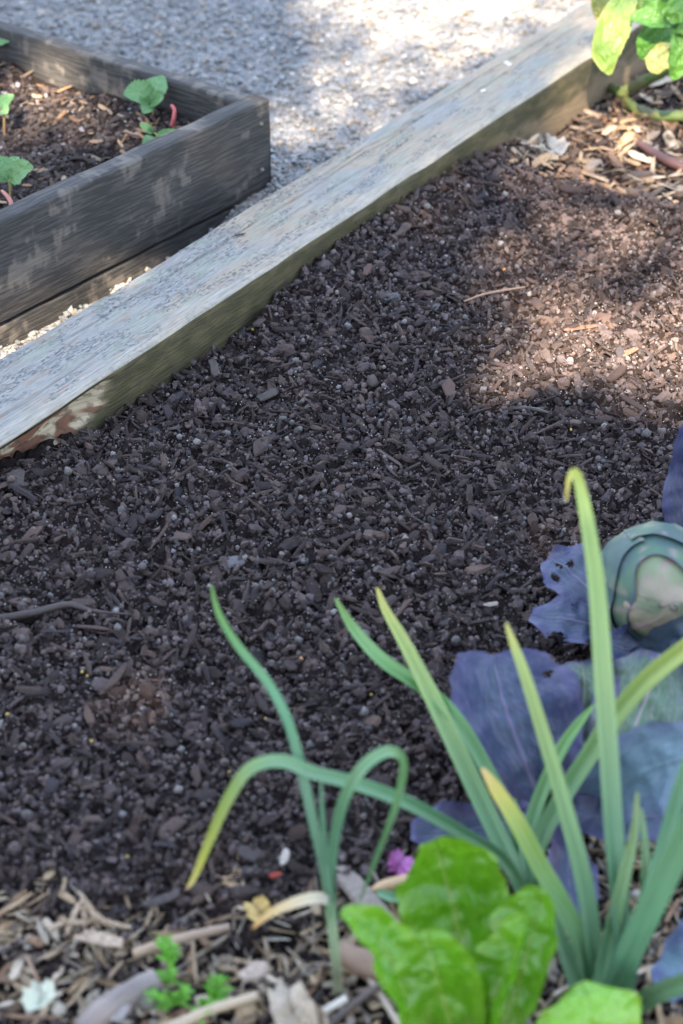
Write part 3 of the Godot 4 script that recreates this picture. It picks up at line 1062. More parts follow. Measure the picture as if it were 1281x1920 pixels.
	piece("bark_piece", M.chips[1], srgb(0.075, 0.06, 0.055), Vector3(-0.144, 0.005, -1.8401), Vector3(0.038, 0.014, 0.028), 1.75, "long brown bark piece leaning near the mossy timber side", "bark piece")
	piece("bark_piece", M.chips[5], srgb(0.06, 0.052, 0.05), Vector3(-0.0815, 0, -1.7893), Vector3(0.03, 0.014, 0.034), 0.8, "blocky dark bark piece on the soil", "bark piece")
	piece("bark_piece", M.lumps[2], srgb(0.075, 0.06, 0.055), Vector3(0.0344, 0, -1.8163), Vector3(0.013, 0.012, 0.024), 0.2, "stubby rounded bark plug on the soil", "bark piece")
	piece("wood_piece", M.splinters[4], srgb(0.20, 0.115, 0.08), Vector3(0.286, 0, -1.9451), Vector3(0.044, 0.016, 0.06), 0.15, "long reddish brown wood sliver in the sunlit soil", "wood piece")
	piece("wood_piece", M.chips[6], srgb(0.24, 0.15, 0.10), Vector3(0.3307, 0, -1.886), Vector3(0.024, 0.012, 0.026), 0.6, "squarish tan wood piece in the sunlit soil", "wood piece")
	piece("wood_piece", M.splinters[1], srgb(0.12, 0.09, 0.08), Vector3(0.264, 0, -1.8128), Vector3(0.04, 0.012, 0.05), 1.5, "grey brown stick pointing away below the sunlit patch", "wood piece")
	piece("bark_piece", M.chips[0], srgb(0.07, 0.058, 0.058), Vector3(-0.3306, 0.02, -1.5882), Vector3(0.026, 0.015, 0.05), 1.4, "large grey brown bark lump by the rotted timber corner", "bark piece")
	piece("clay_lump", M.lumps[3], srgb(0.13, 0.135, 0.16), Vector3(-0.106, 0, -1.4668), Vector3(0.026, 0.008, 0.02), 0.3, "small pale blue grey clay lump on the soil", "lump")
	piece("wood_piece", M.chips[2], srgb(0.34, 0.31, 0.28), Vector3(0.1409, 0, -1.4017), Vector3(0.015, 0.006, 0.015), 0.1, "pale wood flake on the soil near the holed cabbage leaf", "wood piece")
	piece("bark_piece", M.chips[7], srgb(0.055, 0.047, 0.05), Vector3(-0.0698, 0, -1.0684), Vector3(0.024, 0.012, 0.034), -0.5, "wide dark bark flake near the drooping onion leaf tip", "bark piece")
	piece("bark_piece", M.splinters[2], srgb(0.075, 0.062, 0.066), Vector3(-0.1379, 0, -1.0241), Vector3(0.034, 0.014, 0.06), 0.45, "grey bark sliver at the edge of the straw", "bark piece")
	var st := tag(solo("twig", tube([Vector3(-0.3268, 0.004, -1.3799), Vector3(-0.2875, 0.008, -1.3845), Vector3(-0.2564, 0.01, -1.395), Vector3(-0.2286, 0.007, -1.3891), Vector3(-0.195, 0.004, -1.3881)], [0.004, 0.0045, 0.0034, 0.0016, 0.0007], [lin(0.03, 0.023, 0.021), lin(0.05, 0.037, 0.033)], 7, 0.3), M.stem, Transform3D()), "long thin brown twig lying on the soil", "twig")
	tag(solo("twig", tube([Vector3(0.1475, 0.008, -2.0068), Vector3(0.1774, 0.01, -2.0238), Vector3(0.2247, 0.007, -2.0465)], [0.001, 0.0017, 0.001], [lin(0.2, 0.13, 0.09), lin(0.15, 0.1, 0.07)], 6, 0.3), M.stem, Transform3D()), "thin tan twig lying on soil above the sunlit patch", "twig")
	tag(solo("twig", tube([Vector3(0.1748, 0.006, -1.7561), Vector3(0.2034, 0.01, -1.7517), Vector3(0.2294, 0.006, -1.7471)], [0.003, 0.0035, 0.0012], [lin(0.04, 0.032, 0.03), lin(0.06, 0.045, 0.04)], 6, 0.5), M.stem, Transform3D()), "dark crooked twig just below the sunlit patch of soil", "twig")

func piece(called: String, mesh: Mesh, color: Color, p: Vector3, size: Vector3, turn: float, label: String, category: String, up := 0.006) -> MeshInstance3D:
	var m := grained(mat(called, color, 0.82), M.chipwood.albedo_texture, null, Vector3(0.3, 2.0, 2.0), 0.0)
	p.y = maxf(p.y, soil_h(p.x, p.z)) + up
	var o := solo(called, mesh, m, Transform3D((Basis(Vector3.UP, turn) * Basis(Vector3.BACK, 0.08)).scaled_local(size), p))
	tag(o, label, category)
	return o

# ---------------------------------------------------------------- wood chips and straw
func make_mulch() -> void:
	var small: Array = []
	var tones := [lin(0.42, 0.31, 0.20), lin(0.52, 0.42, 0.30), lin(0.28, 0.19, 0.13), lin(0.33, 0.28, 0.24), lin(0.16, 0.11, 0.08), lin(0.1, 0.075, 0.062), lin(0.24, 0.13, 0.08)]
	for k in 26000:
		var far := rng.randf() < 0.5
		var z := rng.randf_range(-3.1, -2.25) if far else rng.randf_range(-1.2, -0.78)
		var x := rng.randf_range(-0.4, 0.75)
		if not in_view(x, z, 0.1) or across(x, z) < 0.01:
			continue
		var cover := far_chips(x, z) if far else near_chips(x, z)
		if cover < rng.randf_range(-0.015, 0.03):
			continue
		if not far and rng.randf() < 0.15:
			continue
		var l := 0.008 + 0.018 * pow(rng.randf(), 1.8)
		var col: Color = tones[rng.randi() % 7] if far else [lin(0.5, 0.38, 0.24), lin(0.6, 0.49, 0.34), tones[1], tones[3], lin(0.66, 0.58, 0.46), lin(0.66, 0.62, 0.55), tones[2], tones[5]][rng.randi() % 8]
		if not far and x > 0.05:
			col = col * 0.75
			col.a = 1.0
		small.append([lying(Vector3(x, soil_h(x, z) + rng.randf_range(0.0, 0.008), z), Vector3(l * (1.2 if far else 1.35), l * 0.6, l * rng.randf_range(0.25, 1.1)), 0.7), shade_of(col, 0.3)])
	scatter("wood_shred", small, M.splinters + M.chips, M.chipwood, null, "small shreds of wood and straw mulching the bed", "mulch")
	var placed := [0, 0]
	var tries := 0
	while (placed[0] < 150 or placed[1] < 150) and tries < 40000:
		tries += 1
		var far := rng.randf() < 0.5
		if placed[0 if far else 1] >= 150:
			continue
		var z := rng.randf_range(-2.95, -2.25) if far else rng.randf_range(-1.1, -0.86)
		var x := rng.randf_range(-0.3, 0.6)
		if not in_view(x, z, 0.0) or across(x, z) < 0.02 or (far_chips(x, z) if far else near_chips(x, z)) < 0.015:
			continue
		var l := (0.022 + 0.03 * pow(rng.randf(), 1.6)) * (1.0 if far else 0.68)
		var slim := rng.randf() < (0.5 if far else 0.78)
		var tone := rng.randi() % (7 if far else 5)
		var look: String = ["tan", "straw coloured", "brown", "grey brown", "whitish", "dark brown", "blackish brown"][tone] + (" thin wood splinter" if slim else " flat wood chip")
		var o := solo("wood_chip", M.splinters[rng.randi() % 8] if slim else M.chips[rng.randi() % 8], M.wood_tones[tone], lying(Vector3(x, soil_h(x, z) + rng.randf_range(0.006, 0.012), z), Vector3(l * (1.3 if slim else 0.9), l * 0.5, l * rng.randf_range(0.7, 1.1)), 0.4))
		if far:
			tag(o, look + " in the mulch around the yellowing leafy plant", "wood chip", "wood chips around the leafy plant")
		else:
			tag(o, look + " in the straw mulch around the onions", "wood chip", "wood chips around the onions")
		placed[0 if far else 1] += 1

# ---------------------------------------------------------------- plants in front
const ON := [Color(0.10, 0.20, 0.10), Color(0.085, 0.20, 0.105), Color(0.10, 0.22, 0.09), Color(0.13, 0.24, 0.075)]
const ONY := [Color(0.09, 0.20, 0.11), Color(0.10, 0.22, 0.10), Color(0.16, 0.27, 0.09), Color(0.27, 0.34, 0.09), Color(0.42, 0.38, 0.10)]

func strap(p: Node3D, pts: Array, widths: Array, cols: Array, fold := 0.35) -> MeshInstance3D:
	var local: Array = []
	for q in pts:
		local.append(q - p.position)
	var w: Array = []
	for q in widths:
		w.append(q * 0.00092)
	return part(p, "leaf", blade(local, w, cols, fold * 2.3), M.onion)

func frond(p: Node3D, pts: Array, widths: Array, facing: Vector3, look: Dictionary, m: Material, called := "leaf") -> MeshInstance3D:
	var local: Array = []
	for q in pts:
		local.append(q - p.position)
	var w: Array = []
	for q in widths:
		w.append(q * 0.001)
	return part(p, called, broad(local, w, facing.normalized(), look), m)

func make_plants() -> void:
	# young onion standing by itself
	var a := thing("onion_plant", Vector3(-0.0021, -0.0031, -0.936), "young onion with few thin curling leaves standing alone in straw mulch", "onion")
	strap(a, [Vector3(-0.0018, -0.0224, -0.95), Vector3(-0.0045, 0.0308, -0.944), Vector3(-0.0079, 0.0641, -0.954), Vector3(-0.0116, 0.0935, -0.962), Vector3(-0.0184, 0.1255, -0.972), Vector3(-0.0277, 0.1648, -0.99), Vector3(-0.0375, 0.1945, -1.01), Vector3(-0.0529, 0.2063, -1.04), Vector3(-0.075, 0.2157, -1.07), Vector3(-0.0895, 0.2297, -1.09), Vector3(-0.0952, 0.249, -1.1)], [8.36, 7.98, 7.6, 7.22, 7.6, 7.98, 7.6, 7.22, 6.46, 4.94, 1.52], [lin(0.36, 0.38, 0.27), lin(0.20, 0.30, 0.16), lin(0.085, 0.19, 0.11), lin(0.075, 0.19, 0.10), lin(0.08, 0.21, 0.09), lin(0.085, 0.21, 0.055), lin(0.10, 0.22, 0.04)], 0.2)
	strap(a, [Vector3(-0.0056, 0.0597, -0.953), Vector3(-0.0078, 0.0925, -0.963), Vector3(-0.004, 0.1313, -0.966), Vector3(0.0028, 0.1657, -0.966), Vector3(0.0153, 0.1892, -0.97), Vector3(0.0309, 0.1935, -0.98), Vector3(0.0416, 0.1823, -0.986), Vector3(0.0423, 0.1609, -0.986), Vector3(0.0355, 0.1308, -0.98), Vector3(0.0244, 0.0954, -0.975), Vector3(0.013, 0.0615, -0.966)], [6.08, 7.6, 7.98, 8.74, 9.12, 9.12, 7.6, 6.46, 5.32, 4.18, 1.14], [lin(0.085, 0.19, 0.11), lin(0.085, 0.20, 0.11), lin(0.12, 0.25, 0.12), lin(0.11, 0.23, 0.09), lin(0.09, 0.2, 0.08), lin(0.08, 0.18, 0.07)], 0.3)
	strap(a, [Vector3(-0.0079, 0.0739, -0.955), Vector3(-0.0112, 0.1106, -0.966), Vector3(-0.0134, 0.1409, -0.972), Vector3(-0.0144, 0.1678, -0.98)], [4.56, 4.56, 3.8, 1.52], [lin(0.08, 0.18, 0.11), lin(0.09, 0.21, 0.12)], 0.2)
	var dry := strap(a, [Vector3(-0.0094, 0.0739, -0.955), Vector3(-0.0169, 0.0828, -0.95), Vector3(-0.0305, 0.0831, -0.946), Vector3(-0.0458, 0.0767, -0.944), Vector3(-0.0556, 0.0723, -0.94), Vector3(-0.0633, 0.0657, -0.937)], [5, 9, 9, 7, 5, 2], [lin(0.55, 0.53, 0.46), lin(0.55, 0.48, 0.33), lin(0.5, 0.36, 0.16), lin(0.42, 0.24, 0.08)], 0.2)
	dry.name = "dry_leaf"
	dry.set_meta("label", "dried cream and orange leaf")
	dry.material_override = M.dry

	# onion clump behind the lettuce
	var b := thing("onion_plant", Vector3(0.1479, -0.0073, -1.02), "onion clump rooted behind the lettuce, one long leaf arching over to the left", "onion")
	strap(b, [Vector3(0.148, -0.0065, -1.022), Vector3(0.1237, 0.0396, -1.03), Vector3(0.0894, 0.0766, -1.022), Vector3(0.0484, 0.1178, -1.01), Vector3(0.0094, 0.1462, -1), Vector3(-0.0191, 0.163, -0.992), Vector3(-0.0425, 0.1781, -0.988), Vector3(-0.0636, 0.1765, -0.982), Vector3(-0.0789, 0.1544, -0.976), Vector3(-0.0926, 0.1223, -0.97), Vector3(-0.1047, 0.0905, -0.965), Vector3(-0.1108, 0.0797, -0.963)], [9.6, 11.2, 11.2, 11.2, 11.2, 10.4, 10.4, 9.6, 8.8, 7.2, 4.8, 2], [lin(0.075, 0.18, 0.08), lin(0.07, 0.18, 0.085), lin(0.08, 0.20, 0.10), lin(0.11, 0.24, 0.13), lin(0.13, 0.26, 0.13), lin(0.17, 0.26, 0.06), lin(0.30, 0.33, 0.06), lin(0.40, 0.33, 0.12)], 0.3)
	strap(b, [Vector3(0.1493, -0.0077, -1.022), Vector3(0.1325, 0.0159, -1.05), Vector3(0.1097, 0.0488, -1.085), Vector3(0.0878, 0.0848, -1.115), Vector3(0.0681, 0.1142, -1.145), Vector3(0.0491, 0.1388, -1.175), Vector3(0.0348, 0.1556, -1.195), Vector3(0.0284, 0.1694, -1.205)], [13.8, 16.6, 16.6, 15.6, 14.3, 11, 7.36, 2.3], ONY, 0.35)
	strap(b, [Vector3(0.151, -0.0108, -1.025), Vector3(0.1342, 0.0356, -1.075), Vector3(0.1098, 0.0715, -1.11), Vector3(0.0881, 0.0994, -1.13), Vector3(0.0632, 0.1128, -1.15), Vector3(0.0322, 0.1238, -1.17), Vector3(0.0093, 0.1329, -1.2), Vector3(-0.0049, 0.155, -1.21)], [10.1, 12, 12.9, 12.9, 12.9, 12, 9.2, 2.3], [lin(0.08, 0.19, 0.09), lin(0.09, 0.21, 0.08), lin(0.10, 0.24, 0.07), lin(0.15, 0.28, 0.08)], 0.3)
	strap(b, [Vector3(0.1497, -0.0077, -1.022), Vector3(0.1507, 0.0235, -1.055), Vector3(0.1694, 0.0597, -1.075), Vector3(0.1893, 0.0958, -1.085), Vector3(0.2068, 0.1306, -1.09), Vector3(0.2296, 0.1696, -1.09), Vector3(0.2623, 0.2109, -1.085)], [12, 14.7, 15.6, 15.6, 15.6, 15.6, 14.7], [lin(0.07, 0.16, 0.08), lin(0.08, 0.18, 0.08), lin(0.10, 0.22, 0.09), lin(0.16, 0.28, 0.10), lin(0.23, 0.33, 0.09), lin(0.30, 0.38, 0.09)], 0.35)
	strap(b, [Vector3(0.1489, -0.0077, -1.022), Vector3(0.1429, 0.0235, -1.055), Vector3(0.1505, 0.0497, -1.075), Vector3(0.1674, 0.088, -1.095), Vector3(0.183, 0.1066, -1.11), Vector3(0.1964, 0.1187, -1.12)], [9.2, 12, 12.9, 11, 8.28, 1.84], [lin(0.07, 0.17, 0.08), lin(0.09, 0.21, 0.09), lin(0.12, 0.26, 0.08), lin(0.14, 0.28, 0.08)], 0.3)
	strap(b, [Vector3(0.1472, -0.0077, -1.022), Vector3(0.1414, 0.0269, -1.04), Vector3(0.1366, 0.047, -1.06), Vector3(0.1338, 0.0677, -1.07)], [6.44, 7.36, 5.52, 1.84], [lin(0.07, 0.17, 0.09), lin(0.09, 0.2, 0.09)], 0.2)

	# onion clump at the lower right
	var d := thing("onion_plant", Vector3(0.1873, 0.0021, -0.912), "onion clump rooted beside the lettuce, tallest leaf tip bent over", "onion")
	strap(d, [Vector3(0.1842, 0.0072, -0.915), Vector3(0.1725, 0.0462, -0.94), Vector3(0.1576, 0.0688, -0.96), Vector3(0.143, 0.0862, -0.98), Vector3(0.1258, 0.112, -1), Vector3(0.1125, 0.1268, -1.015), Vector3(0.1026, 0.1385, -1.025)], [12.9, 15.6, 15.6, 14.7, 13.8, 11, 2.76], [lin(0.09, 0.2, 0.10), lin(0.10, 0.22, 0.08), lin(0.13, 0.26, 0.07), lin(0.20, 0.30, 0.06), lin(0.42, 0.38, 0.07), lin(0.5, 0.34, 0.13)], 0.3)
	strap(d, [Vector3(0.1857, 0.0055, -0.914), Vector3(0.1808, 0.0489, -0.94), Vector3(0.1737, 0.0844, -0.97), Vector3(0.1625, 0.1188, -1), Vector3(0.1496, 0.1537, -1.03), Vector3(0.1343, 0.194, -1.06), Vector3(0.1256, 0.2109, -1.08), Vector3(0.1207, 0.2219, -1.09)], [12, 13.8, 14.3, 12.9, 11.5, 9.2, 6.44, 1.84], ONY, 0.3)
	strap(d, [Vector3(0.195, 0.0055, -0.914), Vector3(0.1997, 0.046, -0.93), Vector3(0.1981, 0.0788, -0.945), Vector3(0.1936, 0.1227, -0.975), Vector3(0.1896, 0.1722, -1.01), Vector3(0.1854, 0.221, -1.04), Vector3(0.1809, 0.2695, -1.07), Vector3(0.1754, 0.3018, -1.09), Vector3(0.17, 0.3259, -1.105), Vector3(0.1646, 0.3411, -1.11), Vector3(0.1602, 0.3363, -1.105), Vector3(0.1592, 0.3224, -1.1)], [12, 12.9, 14.3, 15.2, 15.2, 14.7, 13.3, 11.5, 9.2, 6.44, 3.68, 1.38], [lin(0.09, 0.2, 0.12), lin(0.085, 0.2, 0.11), lin(0.10, 0.22, 0.11), lin(0.20, 0.31, 0.12), lin(0.24, 0.36, 0.11), lin(0.25, 0.36, 0.10), lin(0.32, 0.37, 0.08), lin(0.40, 0.34, 0.11)], 0.4)
	strap(d, [Vector3(0.1871, 0.0083, -0.914), Vector3(0.1842, 0.0239, -0.92), Vector3(0.1911, 0.0559, -0.935), Vector3(0.1989, 0.0939, -0.95), Vector3(0.2072, 0.1249, -0.97), Vector3(0.2093, 0.1522, -0.985)], [8.28, 11, 12, 11, 7.36, 1.84], [lin(0.085, 0.2, 0.11), lin(0.10, 0.23, 0.12), lin(0.15, 0.26, 0.10), lin(0.2, 0.28, 0.1)], 0.3)
	strap(d, [Vector3(0.1991, 0.0128, -0.915), Vector3(0.2069, 0.0623, -0.92), Vector3(0.2128, 0.0944, -0.935), Vector3(0.2135, 0.121, -0.95), Vector3(0.2105, 0.1504, -0.97)], [7.36, 9.2, 9.2, 7.36, 1.84], [lin(0.085, 0.2, 0.10), lin(0.10, 0.21, 0.10), lin(0.15, 0.25, 0.1)], 0.25)
	strap(d, [Vector3(0.1879, 0.005, -0.912), Vector3(0.1918, 0.0407, -0.905), Vector3(0.2028, 0.0996, -0.9), Vector3(0.2155, 0.1505, -0.9), Vector3(0.234, 0.218, -0.9)], [14.7, 18.4, 20.2, 20.2, 18.4], [lin(0.085, 0.2, 0.115), lin(0.09, 0.22, 0.125), lin(0.11, 0.25, 0.13), lin(0.12, 0.25, 0.12)], 0.3)
	strap(d, [Vector3(0.2027, 0.0106, -0.912), Vector3(0.2119, 0.0838, -0.93), Vector3(0.2251, 0.1364, -0.95), Vector3(0.2333, 0.1771, -0.96), Vector3(0.2435, 0.2167, -0.97)], [9.2, 11, 12, 12, 11], [lin(0.08, 0.2, 0.11), lin(0.10, 0.23, 0.12)], 0.25)
	strap(d, [Vector3(0.1918, 0.0005, -0.91), Vector3(0.2011, 0.0273, -0.895), Vector3(0.2181, 0.0634, -0.88), Vector3(0.2434, 0.095, -0.865)], [12.9, 15.6, 15.6, 14.7], [lin(0.085, 0.17, 0.09), lin(0.10, 0.19, 0.09)], 0.3)
	strap(d, [Vector3(0.1825, 0.0027, -0.914), Vector3(0.1687, 0.0267, -0.92), Vector3(0.1589, 0.0515, -0.93), Vector3(0.1516, 0.0733, -0.94)], [12, 13.8, 12, 5.52], [lin(0.07, 0.17, 0.09), lin(0.08, 0.18, 0.09)], 0.3)
	part(d, "stem", tube([Vector3(0.0, -0.02, 0.0), Vector3(0, 0.012, 0.0)], [0.017, 0.013], [lin(0.3, 0.33, 0.24), lin(0.12, 0.22, 0.13)], 12), M.stem)

	# lettuce
	var green := {"cols": [lin(0.22, 0.32, 0.07), lin(0.080, 0.235, 0.009), lin(0.085, 0.25, 0.009), lin(0.13, 0.31, 0.014)], "rim": lin(0.13, 0.29, 0.02), "vein": lin(0.32, 0.44, 0.10), "vein_mix": 0.7, "rib": 0.055, "count": 6.0, "fine": 0.42, "pucker": 1000.0, "blister": 0.0024, "ruffle": 0.10, "waves": 4.0, "cup": 0.35, "nu": 72, "nv": 56}
	var l := thing("lettuce", Vector3(0.0914, -0.0015, -0.865), "bright green romaine lettuce with blistered upright leaves", "lettuce")
	frond(l, [Vector3(0.0914, -0.0015, -0.865), Vector3(0.0907, 0.0188, -0.9), Vector3(0.087, 0.0405, -0.93), Vector3(0.08, 0.0737, -0.95), Vector3(0.0711, 0.106, -0.96), Vector3(0.0651, 0.1357, -0.955)], [18, 40, 64, 82, 74, 22], Vector3(0.1, 0.5, 0.85), green.merged({"seed": 1.0, "cup": 0.25}, true), M.lettuce)
	frond(l, [Vector3(0.0988, -0.0015, -0.865), Vector3(0.1153, 0.036, -0.885), Vector3(0.1275, 0.0733, -0.9), Vector3(0.1346, 0.0994, -0.915), Vector3(0.1369, 0.1192, -0.925)], [18, 40, 50, 50, 14], Vector3(-0.55, 0.35, 0.75), green.merged({"seed": 2.0, "cup": 0.6, "ruffle": 0.16}, true), M.lettuce)
	frond(l, [Vector3(0.0856, -0.0006, -0.862), Vector3(0.0744, 0.0541, -0.86), Vector3(0.0649, 0.0941, -0.862), Vector3(0.0595, 0.1184, -0.868), Vector3(0.0573, 0.1302, -0.875)], [20, 48, 60, 50, 12], Vector3(-0.1, 0.55, 0.8), green.merged({"seed": 3.0, "cup": 0.3}, true), M.lettuce)
	frond(l, [Vector3(0.0828, -0.0015, -0.865), Vector3(0.0578, 0.0546, -0.855), Vector3(0.0407, 0.0968, -0.855), Vector3(0.0288, 0.1249, -0.862), Vector3(0.0156, 0.1411, -0.868), Vector3(-0.0002, 0.1493, -0.872)], [16, 32, 44, 38, 26, 6], Vector3(0.45, 0.8, 0.5), green.merged({"seed": 4.0, "cup": 0.45, "ruffle": 0.22}, true), M.lettuce)
	frond(l, [Vector3(0.0965, 0.0018, -0.86), Vector3(0.0961, 0.0492, -0.855), Vector3(0.104, 0.0837, -0.862), Vector3(0.1143, 0.109, -0.872), Vector3(0.1229, 0.1333, -0.885)], [16, 34, 40, 34, 8], Vector3(-0.7, 0.4, 0.5), green.merged({"seed": 5.0, "cup": 0.7, "ruffle": 0.14}, true), M.lettuce)
	frond(l, [Vector3(0.0955, -0.008, -0.868), Vector3(0.099, 0.0019, -0.9), Vector3(0.1018, 0.0183, -0.925), Vector3(0.1008, 0.0352, -0.94)], [14, 34, 44, 10], Vector3(0, 0.5, 0.85), green.merged({"seed": 6.0, "cup": 0.7}, true), M.lettuce)
	var l2 := thing("lettuce", Vector3(0.1777, 0.0138, -0.83), "pale green young lettuce with a smooth rounded leaf tip beside the onions", "lettuce")
	var pale := green.merged({"cols": [lin(0.25, 0.4, 0.09), lin(0.19, 0.40, 0.05), lin(0.17, 0.38, 0.045)], "rim": lin(0.20, 0.38, 0.03), "vein": lin(0.16, 0.33, 0.02), "blister": 0.0015, "ruffle": 0.05, "cup": -0.25}, true)
	frond(l2, [Vector3(0.1777, 0.0138, -0.83), Vector3(0.1735, 0.0454, -0.84), Vector3(0.169, 0.0711, -0.85), Vector3(0.1653, 0.0811, -0.862), Vector3(0.1626, 0.0781, -0.875)], [24, 60, 76, 62, 14], Vector3(0.05, 0.75, 0.6), pale.merged({"seed": 7.0}, true), M.lettuce)
	frond(l2, [Vector3(0.174, 0.0138, -0.83), Vector3(0.154, 0.0413, -0.83), Vector3(0.1356, 0.0568, -0.835), Vector3(0.125, 0.0615, -0.84)], [20, 44, 44, 8], Vector3(0.1, 0.9, 0.4), pale.merged({"seed": 8.0}, true), M.lettuce)
	# red cabbages
	var purple := {"palm": 4.0, "ribs": 0.0011, "cols": [lin(0.030, 0.028, 0.052), lin(0.024, 0.038, 0.085), lin(0.030, 0.044, 0.108)], "centre": lin(0.028, 0.050, 0.088), "rim": lin(0.046, 0.052, 0.125), "vein": lin(0.17, 0.13, 0.24), "vein_mix": 0.7, "rib": 0.04, "count": 5.0, "fine": 0.7, "pucker": 600.0, "blister": 0.003, "ruffle": 0.2, "waves": 2.5, "cup": 0.5, "nu": 60, "nv": 60}
	var mixed := purple.merged({"cols": [lin(0.20, 0.24, 0.15), lin(0.075, 0.135, 0.085), lin(0.055, 0.10, 0.088)], "rim": lin(0.045, 0.05, 0.105), "centre": lin(0.065, 0.13, 0.075), "vein": lin(0.36, 0.26, 0.30)}, true)
	var blue := purple.merged({"cols": [lin(0.10, 0.155, 0.22), lin(0.115, 0.185, 0.26), lin(0.125, 0.195, 0.27)], "centre": lin(0.11, 0.19, 0.25), "rim": lin(0.11, 0.15, 0.25), "vein": lin(0.20, 0.26, 0.32), "vein_mix": 0.5}, true)
	var up := Vector3(0, 0.85, 0.52)
	var c1 := thing("red_cabbage", Vector3(0.2885, 0.0128, -1.37), "red cabbage with a split green and cream head and holed purple outer leaves", "cabbage")
	frond(c1, [Vector3(0.277, 0.0074, -1.365), Vector3(0.2519, 0.0138, -1.385), Vector3(0.2295, 0.0199, -1.41), Vector3(0.2117, 0.0235, -1.435), Vector3(0.1968, 0.0252, -1.45)], [18, 44, 58, 56, 22], up, purple.merged({"seed": 11.0, "cup": 0.3, "holes": [[0.80, -0.12, 0.05, 0.10], [0.74, 0.2, 0.035, 0.12], [0.72, -0.55, 0.06, 0.13], [0.55, 0.35, 0.03, 0.1]]}, true), M.cabbage)
	frond(c1, [Vector3(0.2793, 0.0019, -1.36), Vector3(0.2474, 0.017, -1.35), Vector3(0.217, 0.027, -1.345), Vector3(0.1932, 0.0292, -1.35), Vector3(0.173, 0.0253, -1.36)], [18, 44, 52, 44, 14], Vector3(-0.1, 0.9, 0.4), purple.merged({"seed": 12.0, "cup": 0.15, "holes": [[0.68, -0.85, 0.09, 0.2], [0.42, -0.9, 0.06, 0.2], [0.60, 0.95, 0.05, 0.3]]}, true), M.cabbage)
	frond(c1, [Vector3(0.299, 0.0087, -1.4), Vector3(0.3065, 0.0168, -1.44), Vector3(0.3096, 0.0399, -1.46), Vector3(0.3119, 0.0577, -1.47)], [30, 66, 70, 20], up, mixed.merged({"seed": 13.0, "cols": [lin(0.09, 0.2, 0.12), lin(0.07, 0.18, 0.09), lin(0.06, 0.13, 0.12)], "cup": 0.4, "holes": [[0.93, -0.15, 0.06, 0.14]]}, true), M.cabbage)
	frond(c1, [Vector3(0.33, 0.0137, -1.41), Vector3(0.3378, 0.0469, -1.45), Vector3(0.3363, 0.1, -1.47), Vector3(0.3235, 0.1644, -1.47)], [30, 60, 62, 20], Vector3(-0.35, 0.6, 0.6), purple.merged({"seed": 14.0, "holes": [[0.72, 0.45, 0.04, 0.12]]}, true), M.cabbage)
	frond(c1, [Vector3(0.2911, 0.0021, -1.34), Vector3(0.2728, 0.0136, -1.32), Vector3(0.2514, 0.0257, -1.31), Vector3(0.2317, 0.0347, -1.31)], [20, 40, 44, 12], up, purple.merged({"seed": 15.0}, true), M.cabbage)
	# the head: a pale heart in wrapper leaves that stop short of each other
	var hc: Vector3 = Vector3(0.2858, 0.0542, -1.365) - c1.position
	part(c1, "head", lobe(hc, 0.0525, 0.0, PI, -PI, PI, 1, 0.0), M.head)
	part(c1, "wrapper_leaf", lobe(hc, 0.0560, 0.70, PI, -PI, PI, 2, 0.16), M.head)
	part(c1, "wrapper_leaf", lobe(hc, 0.0548, 0.10, 1.2, 3.0, 6.3, 4, 0.08), M.head)
	part(c1, "wrapper_leaf", lobe(hc, 0.0580, 1.02, 2.5, 1.9, 4.5, 2, 0.12), M.head)
	part(c1, "wrapper_leaf", lobe(hc, 0.0590, 1.12, 2.5, -0.9, 2.1, 2, 0.14), M.head)
	frond(c1, [Vector3(0.2572, -0.0069, -1.315), Vector3(0.2749, 0.0201, -1.298), Vector3(0.2934, 0.0471, -1.288), Vector3(0.3165, 0.0736, -1.29)], [14, 36, 46, 20], Vector3(-0.2, 0.6, 0.75), purple.merged({"seed": 16.0, "cols": [lin(0.035, 0.06, 0.075), lin(0.03, 0.055, 0.07)], "rim": lin(0.035, 0.05, 0.08), "vein": lin(0.07, 0.08, 0.11)}, true), M.cabbage)

	var c2 := thing("red_cabbage", Vector3(0.194, 0.0054, -1.135), "red cabbage with open blue purple leaves growing among the onion leaves", "cabbage")
	frond(c2, [Vector3(0.1617, 0.0055, -1.14), Vector3(0.1501, 0.0326, -1.15), Vector3(0.1377, 0.0568, -1.175), Vector3(0.1305, 0.0688, -1.205), Vector3(0.1278, 0.0749, -1.235)], [26, 72, 96, 104, 98, 72, 16], Vector3(0.15, 0.75, 0.62), purple.merged({"seed": 21.0, "cup": 0.7, "ruffle": 0.16, "holes": [[0.70, 0.8, 0.03, 0.06]]}, true), M.cabbage)
	frond(c2, [Vector3(0.1901, 0.0138, -1.145), Vector3(0.1954, 0.0309, -1.165), Vector3(0.1998, 0.0498, -1.19), Vector3(0.202, 0.0676, -1.21), Vector3(0.2006, 0.0783, -1.225)], [24, 50, 60, 60, 24], Vector3(-0.15, 0.8, 0.6), mixed.merged({"seed": 22.0, "cup": 0.3, "holes": [[0.5, -0.1, 0.035, 0.09], [0.42, 0.3, 0.03, 0.08]]}, true), M.cabbage)
	frond(c2, [Vector3(0.2137, 0.0125, -1.14), Vector3(0.23, 0.0295, -1.16), Vector3(0.2448, 0.0483, -1.185), Vector3(0.2578, 0.0648, -1.21), Vector3(0.2655, 0.0829, -1.23)], [26, 66, 84, 82, 30], up, mixed.merged({"seed": 23.0, "cup": 0.25}, true), M.cabbage)
